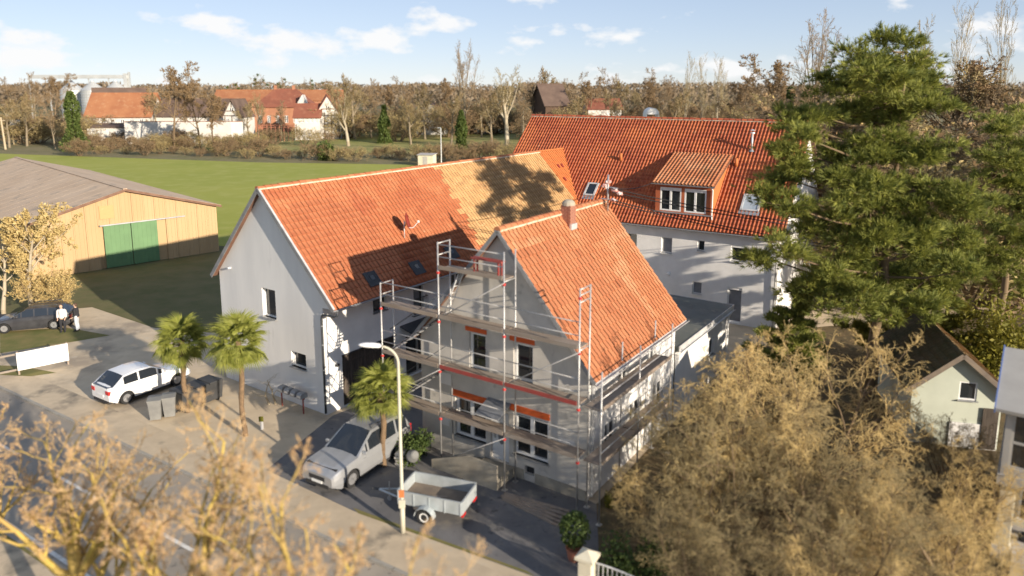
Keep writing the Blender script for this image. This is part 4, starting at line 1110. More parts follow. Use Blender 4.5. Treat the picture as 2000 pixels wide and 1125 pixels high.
    for sgn in (1, -1):
        MB().obox((L / 2 - .16, sgn * hw * .66, zf - .13), V3((.10, -sgn * .05, 0)), (.02, sgn * .17, 0), (-.03, 0, .075)).build('headlight', 'lamp_clear', C, bevel=.02)
        MB().obox((-L / 2 + .055, sgn * hw * .70, zr_ - .15), (.075, sgn * .02, 0), (0, .15, 0), (0, 0, .10 if not suv else .17)).build('taillight', 'lamp_red', C, bevel=.02)
        mx = fb_ - .28 + x_off
        MB().obox((mx, sgn * (hw + .04), interp(belt, fb_ - .3) + .08), (.05, 0, 0), (0, .10, 0), (0, 0, .065)).build('wing_mirror', paint if not trim else 'car_trim', C, bevel=.025)
        for xd in (ra + .62 * wheel_r + .45, fa - wheel_r - .32):
            MB().box(xd + x_off - .08, xd + x_off + .08, sgn * (hw * .995), sgn * (hw + .018), interp(belt, xd) - .17, interp(belt, xd) - .14).build('door_handle', paint, C)
    MB().box(L / 2 - .05, L / 2 + .012, -hw * .42, hw * .42, zf - .26, zf - .10).build('grille', 'car_trim', C)
    MB().box(L / 2 - .10, L / 2 + .015, -hw * .62, hw * .62, sill + .06, sill + .2).build('lower_intake', 'car_trim', C)
    MB().box(L / 2 + .0, L / 2 + .025, -.26, .26, sill + .20, sill + .31).build('number_plate', 'plate', C)
    MB().box(-L / 2 - .02, -L / 2 + .02, -.26, .26, zr_ - .42, zr_ - .31).build('number_plate', 'plate', C)
    MB().box(-L / 2 + .0, -L / 2 + .12, -hw * .72, hw * .72, sill + .0, sill + .12).build('bumper_trim', 'car_trim', C)
    for sgn in (1, -1):
        MB().box(ra + wheel_r * 1.25 + x_off, fa - wheel_r * 1.25 + x_off, sgn * hw * .95, sgn * hw * .995, sill - .02, sill + .06).build('side_skirt', 'car_trim', C)
        if roof_rails:
            xr0, xr1 = rt_ + .1 + x_off, ft_ - .15 + x_off; zt_ = interp(roof, (rt_ + ft_) / 2) + .02
            MB().tube([(xr0, sgn * hw * .62, zt_ - .02), (xr0 + .1, sgn * hw * .63, zt_ + .06), (xr1 - .1, sgn * hw * .63, zt_ + .06), (xr1, sgn * hw * .62, zt_ - .02)], .022, 6).build('roof_rail', 'dark_metal', C)
    return C
# white hatchback
car('parked_car', 'white hatchback parked before the palms, tail towards the street', (-18.55, 34.75, 0), radians(57.5), 4.25, 1.80, 'car_white',
    [(0, .88), (.15, .98), (.9, 1.0), (2.4, .96), (2.95, .93), (3.9, .78), (4.15, .66), (4.25, .58)],
    [(.22, 1.0), (.78, 1.40), (1.5, 1.46), (2.15, 1.43), (3.05, .94)], .32, 2.62, .86, (.22, .78, 2.15, 3.05), [(.0, .72), (1.42, 1.50), (2.38, 2.46)])
# silver suv
car('parked_car', 'silver four wheel drive estate parked nose out beside lamp post', (-6.2, 27.35, 0), radians(-121), 4.6, 1.88, 'car_silver',
    [(0, 1.02), (.12, 1.10), (1.2, 1.10), (2.8, 1.07), (3.25, 1.05), (4.25, .95), (4.5, .84), (4.6, .74)],
    [(.12, 1.1), (.42, 1.62), (1.2, 1.72), (2.35, 1.70), (3.3, 1.06)], .36, 2.70, .92, (.12, .42, 2.35, 3.3), [(0, .36), (.98, 1.08), (1.78, 1.88), (2.66, 2.76)], True, suv=True)
# black estate
bc = G(58, 648); hb = radians(197)
car('parked_car', 'black estate car parked on grass by two standing people', bc + V3((cos(hb - pi / 2), sin(hb - pi / 2), 0)) * .88, hb, 4.6, 1.80, 'car_black',
    [(0, .88), (.15, .96), (1.2, .97), (2.7, .94), (3.2, .91), (4.2, .76), (4.5, .64), (4.6, .55)],
    [(.10, .95), (.6, 1.38), (1.5, 1.45), (2.4, 1.43), (3.3, .92)], .32, 2.70, .95, (.10, .6, 2.4, 3.3), [(0, .5), (1.2, 1.28), (1.95, 2.03), (2.65, 2.73)], True)
# box trailer
c4 = [G(x, y, .95) for x, y in ((778, 958), (905, 981), (927, 947), (808, 923))]
cc = (c4[0] + c4[1] + c4[2] + c4[3]) / 4; td = (c4[1] - c4[0]) + (c4[2] - c4[3]); tyaw = atan2(td.y, td.x); tl = min(3.0, td.length / 2); tw = max(1.35, abs((c4[3] - c4[0]).dot(V3((-sin(tyaw), cos(tyaw), 0)))))
TR = thing('box_trailer', 'galvanised single axle box trailer parked empty behind the lamp post', 'trailer', (cc.x, cc.y, 0), tyaw)
hl, hw = tl / 2, tw / 2
MB().box(-hl, hl, -hw, hw, .52, .57).build('bed', 'plywood_dark', TR)
for sgn in (1, -1):
    sb_ = MB().box(-hl, hl, sgn * hw - .015, sgn * hw + .015, .50, .95)
    for k in range(5): sb_.box(-hl + .02 + k * (tl - .08) / 4, -hl + .06 + k * (tl - .08) / 4, sgn * (hw + .0), sgn * (hw + .035), .48, .95)
    sb_.box(-hl, hl, sgn * hw - .03, sgn * hw + .03, .95, .985); sb_.build('side_board', 'trailer_zinc', TR)
    MB().box(sgn * hl - .015, sgn * hl + .015, -hw + .016, hw - .016, .50, .95).box(sgn * hl - .03, sgn * hl + .03, -hw + .04, hw - .04, .95, .98).build('end_board', 'trailer_zinc', TR)
    t = MB().lathe([(.16, -.08), (.27, -.09), (.29, -.05), (.29, .05), (.27, .09), (.16, .08)], 20, (0, 0, 0), 'y').build('wheel', 'tyre', TR, loc=(-.1, sgn * (hw + .16), .29))
    MB().lathe([(.02, sgn * .07), (.17, sgn * .085), (.17, sgn * .06)], 16, (0, 0, 0), 'y').build('rim', 'plate', t)
    fd = MB(); vs = []
    for j in range(9):
        a = pi * j / 8
        for yy in (.03, .29): vs.append((-.1 + cos(a) * .36, sgn * (hw + yy), .29 + sin(a) * .34))
    fd.add(vs, [(2 * j, 2 * j + 1, 2 * j + 3, 2 * j + 2) for j in range(8)]); fo = fd.build('mudguard', 'trailer_zinc', TR); fo.modifiers.new('s', 'SOLIDIFY').thickness = .01
    MB().box(hl - .05, hl + .03, sgn * hw * .55, sgn * hw * .95, .40, .49).build('tail_light', 'lamp_red', TR)
MB().tube([(-.1, -hw - .1, .29), (-.1, hw + .1, .29)], .03, 8).build('axle', 'dark_metal', TR)
MB().tube([(-hl + .2, -hw * .6, .47), (-hl - 1.15, 0, .44)], .035, 6).tube([(-hl + .2, hw * .6, .47), (-hl - 1.15, 0, .44)], .035, 6).build('drawbar', 'trailer_zinc', TR)
MB().tube([(-hl - 1.1, 0, .44), (-hl - 1.38, 0, .44)], .045, 8).build('tow_coupling', 'dark_metal', TR)
MB().tube([(-hl - .75, .1, .02), (-hl - .75, .1, .75)], .025, 8).lathe([(.09, -.03), (.09, .03)], 14, (-hl - .75, .1, .09), 'y').build('jockey_wheel', 'zinc', TR)
PLK = MB().box(-.55, .35, -.06, .06, .575, .60); o = PLK.build('loose_plank', 'board_wood', None); o.location = (cc.x, cc.y, 0); o.rotation_euler.z = tyaw + .25; tag(o, 'short pale plank lying in the trailer bed', 'plank')

# ------------------------------------------------------------------ street furniture
lp = G(787, 1040)
LP = thing('street_lamp', 'cream curved street lamp with white oval head at the pavement', 'street lamp', lp, 0.0)
lt = AT(772, 690, lp.y).z; lh = lt + .55
pts = [(0, 0, 0), (0, 0, 1.1), (0, 0, 1.12), (0, 0, lt - .35)]; rs = [.085, .085, .06, .048]
dl = V3((-.86, -.1, 0)).normalized()
for k in range(1, 8):
    a = k / 7 * radians(82); R_ = .62; pts.append((dl.x * (R_ - R_ * cos(a)), dl.y * (R_ - R_ * cos(a)), lt - .35 + R_ * sin(a))); rs.append(.046 - .012 * k / 7)
MB().tube(pts, rs, 12).build('post', 'lamp_post', LP, smooth=True)
hp = V3(pts[-1]); hd = (dl + V3((0, 0, .10))).normalized(); hs = hd.cross(V3((0, 0, 1))).normalized(); hu = hs.cross(hd)
hm = MB(); vs = []; k = 12; prof = [(0, .05, .05), (.05, .10, .08), (.25, .135, .10), (.5, .13, .09), (.66, .085, .06), (.74, .02, .02)]
for (x, a_, b_) in prof:
    for j in range(k): an = 2 * pi * j / k; vs.append(hp + hd * x + hs * cos(an) * a_ + hu * (sin(an) * b_ * (1 if sin(an) > 0 else .55)))
hm.add(vs, [(i * k + j, i * k + (j + 1) % k, (i + 1) * k + (j + 1) % k, (i + 1) * k + j) for i in range(len(prof) - 1) for j in range(k)] + [tuple(range(k)), tuple((len(prof) - 1) * k + j for j in range(k))])
hm.build('lamp_head', 'lamp_head', LP, smooth=True)
MB().box(-.09, .09, -.1, -.08, 1.35, 1.62).build('lamp_sticker', 'tile_new', LP)
MB().box(-.11, .11, -.11, .0, .95, 1.25).build('service_box', 'lamp_post', LP, bevel=.02)
# mailboxes on a rail in front of the white gable
MP = thing('mailbox_stand', 'low red posts carrying the grey letterboxes before the white gable', 'stand', FA @ V3((-.55, 1.0, 0)), 0.9583)
for y in (0.0, 1.55): MB().box(-.025, .025, y - .025, y + .025, 0, .78).build('post', 'rust_red', MP)
MB().box(-.03, .03, -.1, 1.75, .72, .78).build('rail', 'rust_red', MP)
for k in range(4):
    mbx = thing('mailbox', ['grey letterbox on red stand, next to the red post end', 'grey letterbox on red stand, second from the downpipe', 'grey letterbox on red stand, third from the downpipe', 'grey letterbox on red stand, farthest from the downpipe'][k], 'letterbox', FA @ V3((-.55, 1.0 + .05 + k * .46, .78)), 0.9583, 'letterboxes before the white gable')
    prf = [(-.2, -.16, 0), (.2, -.16, 0), (.2, -.16, .18), (.12, -.16, .26), (-.12, -.16, .26), (-.2, -.16, .18)]
    MB().prism(prf, (0, .32, 0)).build('case', 'mailbox_grey', mbx, bevel=.01)
    MB().box(-.215, -.2, -.12, .12, .06, .16).build('slot_flap', 'zinc_light', mbx)
# wheelie bins and a dark container by the first palm
def bin_(label, p, yaw, m):
    b = thing('wheelie_bin', label, 'bin', p, yaw, 'wheelie bins by the palms')
    q = MB(); z = [(.0, .22, .25), (.92, .28, .34)]
    vs = [(sx * w_, sy * d_, h + .06) for h, w_, d_ in z for sx, sy in ((-1, -1), (1, -1), (1, 1), (-1, 1))]
    q.add(vs, [(3, 2, 1, 0), (0, 1, 5, 4), (1, 2, 6, 5), (2, 3, 7, 6), (3, 0, 4, 7)]); q.build('bin_body', m, b)
    MB().prism([(-.30, -.37, .97), (-.30, .37, .97), (-.30, .37, 1.02), (-.30, .0, 1.07), (-.30, -.37, 1.02)], (.60, 0, 0)).build('lid', m, b)
    for sx in (-1, 1): MB().lathe([(.02, -.03), (.1, -.03), (.1, .03), (.02, .03)], 12, (sx * .25, .28, .1), 'x').build('wheel', 'tyre', b)
    MB().tube([(-.22, .40, .95), (.22, .40, .95)], .018, 6).build('handle', m, b)
    return b
bin_('grey wheelie bin with rust coloured lid mark beside the palm', G(306, 818), .3, 'bin_grey'); bin_('dark grey wheelie bin pressed between its neighbour and the palm trunk', G(333, 812), .35, 'bin_grey')
b3 = G(392, 788); dc = thing('waste_container', 'long low black waste container with flat lids behind the palm', 'container', b3, radians(58))
MB().add([(-1.2, -.42, .12), (.9, -.42, .12), (.9, .42, .12), (-1.2, .42, .12), (-1.25, -.5, 1.0), (.95, -.5, 1.0), (.95, .5, 1.0), (-1.25, .5, 1.0)], [(3, 2, 1, 0), (0, 1, 5, 4), (1, 2, 6, 5), (2, 3, 7, 6), (3, 0, 4, 7)]).build('tub', 'bin_black', dc)
for k in range(3): MB().box(-1.24 + k * .73, -.56 + k * .73, -.52, .52, 1.005, 1.06).build('lid', 'bin_black', dc, bevel=.015)
for x in (-1.0, .7):
    for y in (-.35, .35): MB().lathe([(.02, -.03), (.09, -.03), (.09, .03), (.02, .03)], 12, (x, y, .09), 'y').build('wheel', 'tyre', dc)
# white banner sign by the road
s0, s1_ = G(36, 733), G(136, 712); sdv = s1_ - s0
SG = thing('banner_sign', 'blank white banner board on short posts at the edge of parking area', 'sign', s0, atan2(sdv.y, sdv.x)); sl = sdv.length
zsg = AT(36, 690, s0.y).z
MB().box(0, sl, -.02, .02, .25, zsg).build('panel', 'render_white_new', SG)
for x in (.05, sl - .05): MB().box(x - .04, x + .04, .03, .11, 0, zsg + .05).build('post', 'board_wood', SG)
MB().box(-1.25, -.05, .03, .09, zsg - .12, zsg - .02).box(-1.25, -.05, .03, .09, .25, .35).box(-1.30, -1.20, .02, .10, 0, zsg).build('rail_frame', 'board_wood', SG)
# cream gate post, arched railing, potted shrub
gp = G(1146, 1168)
zg = AT(1146, 1082, gp.y).z
GP = thing('gate_post', 'cream square gate post with pyramid cap by the driveway', 'gate post', gp, radians(-30))
MB().box(-.21, .21, -.21, .21, 0, zg - .12).build('shaft', 'gate_cream', GP, bevel=.01)
MB().box(-.29, .29, -.29, .29, zg - .12, zg - .03).add([(-.29, -.29, zg - .03), (.29, -.29, zg - .03), (.29, .29, zg - .03), (-.29, .29, zg - .03), (0, 0, zg + .14)], [(0, 1, 4), (1, 2, 4), (2, 3, 4), (3, 0, 4)]).build('cap', 'gate_cream', GP)
GR = thing('arched_gate', 'grey bar gate with arched top rail beside the cream post', 'gate', gp + V3((.24, -.1, 0)), radians(-24))
zr0, zr1 = zg - .22, zg - .62; gl = 2.4
def zarc(x): return zr0 + (zr1 - zr0) * (x / gl) ** 1.6
MB().tube([(gl * k / 12, 0, zarc(gl * k / 12)) for k in range(13)], .028, 8).build('top_rail', 'rail_grey', GR)
MB().tube([(0, 0, .25), (gl, 0, .25)], .022, 8).build('bottom_rail', 'rail_grey', GR)
for k in range(17):
    x = .08 + k * .14
    MB().box(x - .014, x + .014, -.012, .012, .2, zarc(x)).build('bar', 'rail_grey', GR)
PT = thing('potted_shrub', 'dark green leafy shrub in a terracotta pot by the gate', 'potted plant', G(1122, 1092))
MB().lathe([(.20, 0), (.27, .35), (.30, .42), (.26, .42), (.23, .34)], 18).build('pot', 'terracotta', PT)
rg_ = np.random.default_rng(3); d_ = rg_.normal(size=(900, 3)); d_ /= np.linalg.norm(d_, axis=1, keepdims=True)
link('foliage', leaf_mesh('foliage', d_ * rg_.uniform(.3, 1, (900, 1)) ** .5 * np.array([.5, .5, .62]) + np.array([0, 0, 1.05]), .075, 'shrub_leaf', rg_), PT)
MB().tube([(0, 0, .3), (0, 0, .9)], .03, 6).build('stem', 'bark_brown', PT)
# clutter before the facade: cement mixer drum shape, sacks, boards
CM = thing('cement_mixer', 'small grey cement mixer standing at the grey facade', 'cement mixer', FB @ V3((-1.9, 6.9, 0)), .4); CM.scale = (.85, .85, .85)
MB().lathe([(.10, 0), (.26, .12), (.30, .32), (.20, .55), (.14, .60)], 16).build('drum', 'bin_grey', CM, loc=(0, -.05, .62)).rotation_euler = (.95, 0, .3)
for (x, y) in ((-.3, -.25), (.3, -.25), (0, .35)): MB().tube([(0, 0, .6), (x * 1.3, y * 1.3, .02)], .022, 6).build('leg', 'dark_metal', CM)
for k in range(4):
    o = MB().box(-.35, .35, -.2, .2, 0, .13).build('cement_sack', 'render_grey', None, bevel=.05); o.location = FB @ V3((-1.7 + .05 * (k % 2), 7.4 + .03 * k, .135 * k + .005)); o.rotation_euler.z = .9 + .1 * k
    tag(o, ['grey sack at the bottom of the stack by the facade', 'grey sack lying second in the stack by the facade', 'grey sack lying third in the stack by the facade', 'grey sack topmost on the stack by the facade'][k], 'sack', 'cement sacks by the facade')
for k in range(5):
    o = MB().box(-1.3, 1.3, -.07, .07, 0, .03).build('loose_board', 'board_wood', None); o.location = FB @ V3((-1.75 + .12 * k, 1.3 + .06 * (k % 3), .01 + .033 * k)); o.rotation_euler.z = 0.9769 + pi / 2 + .06 * (k - 2)
    tag(o, 'weathered board in low pile of loose planks before grey facade', 'board', 'loose boards before the facade')
hyd = thing('hydrant_marker', 'small yellow marker post in the paved strip between the palms', 'marker post', G(512, 838))
MB().box(-.05, .05, -.05, .05, 0, .42).build('post', 'rail_grey', hyd); MB().box(-.1, .1, -.065, -.05, .38, .62).build('plate', 'needle_yellow', hyd)

# ------------------------------------------------------------------ two people by the black car
def build_person(name, label, p, yaw, trousers, jacket, hair, h):
    T_ = thing(name, label, 'person', p, yaw); k = h / 1.72
    def loft(mb, pts, n=10):
        mb.tube([(x * k, y * k, z * k) for x, y, z, _ in pts], [r * k for *_, r in pts], n)
    # one continuous body: ellipse sections from crotch to crown with limbs grown from the torso by remeshing
    b = MB()
    loft(b, [(0, 0, .82, .13), (0, 0, .95, .155), (0, .01, 1.10, .135), (0, .01, 1.28, .16), (0, 0, 1.42, .13), (0, 0, 1.47, .06), (0, .005, 1.53, .055)])
    loft(b, [(0, .01, 1.50, .05), (0, .015, 1.55, .075), (0, .015, 1.62, .092), (0, .01, 1.68, .078), (0, .005, 1.72, .03)], 12)
    loft(b, [(0, .10, 1.61, .012), (0, .125, 1.595, .018), (0, .10, 1.58, .012)], 6)
    for s in (1, -1):
        loft(b, [(s * .075, 0, .92, .095), (s * .09, .01, .70, .085), (s * .095, .02, .50, .062), (s * .10, -.01, .30, .055), (s * .10, -.02, .10, .042), (s * .10, .0, .05, .045)])
        loft(b, [(s * .10, -.05, .045, .04), (s * .105, .06, .04, .045), (s * .11, .17, .03, .03)], 8)
        loft(b, [(s * .14, 0, 1.40, .06), (s * .20, 0, 1.34, .055), (s * .235, -.02, 1.10, .045), (s * .225, .10, .93, .036), (s * .20, .17, .88, .028)])
        loft(b, [(s * .20, .17, .88, .03), (s * .195, .22, .86, .036), (s * .19, .27, .845, .026)], 8)
        for f_ in range(4): loft(b, [(s * (.175 + .014 * f_), .26, .85 - .004 * f_, .010), (s * (.175 + .014 * f_), .31 - .006 * abs(f_ - 1), .835, .009), (s * (.175 + .014 * f_), .325, .80, .007)], 5)
        loft(b, [(s * .175, .21, .87, .012), (s * .155, .255, .86, .010), (s * .15, .28, .845, .008)], 5)
    bo = b.build('body', 'skin', T_, smooth=True); rm = bo.modifiers.new('re', 'REMESH'); rm.mode = 'VOXEL'; rm.voxel_size = .012
    c = MB()
    for s in (1, -1): loft(c, [(s * .07, 0, .98, .12), (s * .085, 0, .88, .115), (s * .092, .01, .70, .10), (s * .097, .02, .50, .078), (s * .10, -.01, .30, .072), (s * .10, -.015, .09, .068)])
    loft(c, [(0, 0, .84, .12), (0, 0, .95, .165), (0, 0, 1.02, .155)]); co = c.build('trousers', trousers, T_, smooth=True); rm = co.modifiers.new('re', 'REMESH'); rm.mode = 'VOXEL'; rm.voxel_size = .015
    j = MB(); loft(j, [(0, 0, .90, .175), (0, 0, 1.0, .175), (0, .01, 1.12, .16), (0, .01, 1.28, .18), (0, 0, 1.40, .15), (0, 0, 1.47, .08)], 12)
    for s in (1, -1): loft(j, [(s * .12, 0, 1.40, .08), (s * .20, 0, 1.34, .075), (s * .235, -.02, 1.10, .062), (s * .225, .10, .94, .05)])
    jo = j.build('jacket', jacket, T_, smooth=True); rm = jo.modifiers.new('re', 'REMESH'); rm.mode = 'VOXEL'; rm.voxel_size = .015
    hq = MB(); loft(hq, [(0, -.03, 1.55, .07), (0, -.02, 1.62, .092), (0, -.012, 1.68, .09), (0, -.005, 1.735, .04)], 12); hq.build('hair', hair, T_, smooth=True)
    sh_ = MB()
    for s in (1, -1): loft(sh_, [(s * .10, -.07, .045, .045), (s * .105, .06, .045, .05), (s * .11, .19, .035, .035)], 8)
    sh_.build('shoes', 'cloth_dark', T_, smooth=True)
    return T_
build_person('person', 'standing person in pale top and dark trousers behind the black car', G(124, 648), radians(200), 'cloth_dark', 'cloth_light', 'hair_brown', 1.74)
build_person('person', 'standing person in dark jacket and pale trousers facing the other person', G(152, 646), radians(100), 'cloth_pale_blue', 'cloth_dark', 'hair_brown', 1.76)

# ------------------------------------------------------------------ bare trees
def nrm(v):
    l = sqrt(v[0] * v[0] + v[1] * v[1] + v[2] * v[2]) or 1e-9
    return (v[0] / l, v[1] / l, v[2] / l)
def grow(seed, height, r0, spec, lean=0.0, stems=1, spread0=0.0):
    """spec per level: dict(n segments, wig, trop, kids, ang, lr (length ratio), start, rr) -> list of segment lists per level"""
    R = random.Random(seed); out = [[] for _ in spec]
    def branch(p, d, L, r, lv):
        s = spec[lv]; n = s['n']; step = L / n; rc = r
        kids = s.get('kids', 0); acc = 0.0
        for i in range(n):
            d = nrm((d[0] + R.gauss(0, s['wig']), d[1] + R.gauss(0, s['wig']), d[2] + R.gauss(0, s['wig']) + s['trop']))
            q = (p[0] + d[0] * step, p[1] + d[1] * step, p[2] + d[2] * step)
            r1 = r * (1 - (i + 1) / n * s.get('taper', .8))
            out[lv].append((p, q, rc, max(r1, s.get('rmin', .003)))); rc = max(r1, s.get('rmin', .003)); p = q
            f = (i + 1) / n
            if lv + 1 < len(spec) and f >= s.get('start', .3):
                acc += kids / (n * (1 - s.get('start', .3)) + 1e-9)
                while acc >= 1:
                    acc -= 1; a = radians(R.uniform(*s['ang'])); ph = R.uniform(0, 2 * pi)
                    ref = (0, 0, 1) if abs(d[2]) < .9 else (1, 0, 0)
                    u = nrm((d[1] * ref[2] - d[2] * ref[1], d[2] * ref[0] - d[0] * ref[2], d[0] * ref[1] - d[1] * ref[0]))
                    w = (d[1] * u[2] - d[2] * u[1], d[2] * u[0] - d[0] * u[2], d[0] * u[1] - d[1] * u[0])
                    c, sn = cos(a), sin(a); k1, k2 = cos(ph) * sn, sin(ph) * sn
                    dd = (d[0] * c + u[0] * k1 + w[0] * k2, d[1] * c + u[1] * k1 + w[1] * k2, d[2] * c + u[2] * k1 + w[2] * k2)
                    branch(q, dd, L * s['lr'] * R.uniform(.65, 1.15) * (1.15 - .55 * f), rc * s.get('rr', .6), lv + 1)
    for k in range(stems):
        a = 2 * pi * k / stems + R.uniform(-.4, .4); sp_ = spread0 * R.uniform(.5, 1.3)
        branch((cos(a) * spread0 * .4, sin(a) * spread0 * .4, -.05), nrm((cos(a) * sp_ + lean, sin(a) * sp_, 1)), height * R.uniform(.85, 1.1), r0 * (1 if stems == 1 else R.uniform(.6, 1)), 0)
    return out
def tree_meshes(name, segs, split, bark, twig, buds=None, bud_size=.1, bud_n=0, seed=1, sides=(6, 3)):
    rg = np.random.default_rng(seed)
    big = [s for lv in segs[:split] for s in lv]; small = [s for lv in segs[split:] for s in lv]
    m1 = seg_mesh('trunk', big, bark, sides[0], rg.uniform(0, 1, len(big)))
    m2 = seg_mesh('crown', small, twig, sides[1], rg.uniform(0, 1, len(small))) if small else None
    m3 = None
    if buds and bud_n:
        tips = np.array([s[1] for s in segs[-1]]); idx = rg.integers(0, len(tips), bud_n)
        m3 = leaf_mesh('buds', tips[idx] + rg.normal(0, bud_size * .7, (bud_n, 3)), bud_size, buds, rg)
    return m1, m2, m3
def tree(name, label, meshes, loc, rz=0.0, sc=1.0, group=None, cat='tree'):
    t = thing(name, label, cat, loc, rz, group)
    t.scale = (sc, sc, sc) if not isinstance(sc, tuple) else sc
    link('trunk', meshes[0], t)
    c = link('crown', meshes[1], t) if meshes[1] else None
    if meshes[2]: link('buds', meshes[2], c or t)
    return t

# street trees with yellow limbs and orange budding twigs along the near side of the road
def sp_street(k=1.0):
    return [dict(n=5, wig=.05, trop=.05, kids=7, ang=(35, 62), lr=.95, start=.55, rr=.62, taper=.35),
            dict(n=7, wig=.13, trop=.16, kids=6, ang=(28, 55), lr=.62, start=.25, rr=.55, rmin=.018),
            dict(n=6, wig=.16, trop=.10, kids=6, ang=(28, 60), lr=.52, start=.2, rr=.5, rmin=.010),
            dict(n=4, wig=.20, trop=.08, kids=6, ang=(28, 60), lr=.50, start=.2, rr=.5, rmin=.006, taper=.6),
            dict(n=3, wig=.25, trop=.06, rmin=.004, taper=.5)]
st_m = []
for sd in (11, 23):
    st_m.append(tree_meshes('street', grow(sd, 3.1, .16, sp_street()), 3, 'bark_yellow', 'twig_orange', 'bud_orange', .020, 5000, sd, (6, 3)))
for k, (a, b, sc_, rz) in enumerate(((-22.5, -7.6, 1.22, 0.3), (-17.2, -7.6, 1.30, 1.4), (-13.2, -7.8, 1.42, 2.6), (-9.6, -8.0, 1.46, 4.0), (-19.0, -4.2, 1.1, 5.1))):
    tree('street_tree', ['budding yellow-limbed roadside tree opposite the white banner sign', 'budding yellow-limbed roadside tree opposite the white hatchback', 'budding yellow-limbed roadside tree opposite the palms', 'budding yellow-limbed roadside tree opposite the silver car', 'budding yellow-limbed tree set back from the road, behind the roadside row'][k], st_m[k % 2], RP(a, b, -.09), rz, (sc_ * 1.15, sc_ * 1.15, sc_), 'budding trees along the near roadside')

# big tan twiggy shrubs in the garden
def sp_tan():
    return [dict(n=7, wig=.09, trop=.03, kids=8, ang=(25, 55), lr=.62, start=.22, rr=.6, rmin=.02),
            dict(n=6, wig=.16, trop=.05, kids=7, ang=(25, 65), lr=.52, start=.15, rr=.55, rmin=.012),
            dict(n=5, wig=.22, trop=.0, kids=6, ang=(30, 70), lr=.55, start=.15, rr=.55, rmin=.008),
            dict(n=4, wig=.26, trop=-.05, kids=4, ang=(30, 75), lr=.6, start=.2, rr=.6, rmin=.006, taper=.5),
            dict(n=3, wig=.3, trop=-.08, rmin=.005, taper=.3)]
tan_m = []
for sd in (5, 9):
    tan_m.append(tree_meshes('tan', grow(sd, 5.2, .10, sp_tan(), 0, 7, .62), 2, 'bark_brown', 'twig_tan' if sd == 5 else 'twig_olive', 'bud_tan', .022, 6000, sd, (5, 3)))
for k, (x, y, sc_, rz, lab) in enumerate((
        (9.9, 23.6, 1.02, .4, 'tallest tan twiggy shrub tree in the garden, rising before the pines'),
        (7.2, 22.2, .84, 1.9, 'tan twiggy shrub crowding the right wall of grey house'),
        (13.4, 21.0, .56, 3.1, 'tan twiggy shrub spreading before the pale green garden house'),
        (9.2, 19.2, .72, 4.4, 'tan twiggy shrub in the middle of the overgrown garden'),
        (11.2, 17.9, .62, 5.2, 'low tan twiggy shrub beside the porch column'),
        (5.6, 19.2, .52, .9, 'low tan twiggy shrub between driveway and garden'),
        (8.3, 16.3, .52, 2.2, 'low tan twiggy shrub at the garden edge near the arched gate'),
        (16.4, 25.6, .44, 1.2, 'low tan twiggy shrub at foot of the pale green garden house'),
        (5.2, 22.0, .50, 3.6, 'tan twiggy shrub at front corner of the right house wall'),
        (9.8, 28.2, .62, 5.9, 'tan twiggy shrub behind grey house below the annex'))):
    tree('garden_shrub', lab, tan_m[k % 2], (x, y, 0), rz, (sc_ * 1.05, sc_ * 1.05, sc_), None, 'shrub')

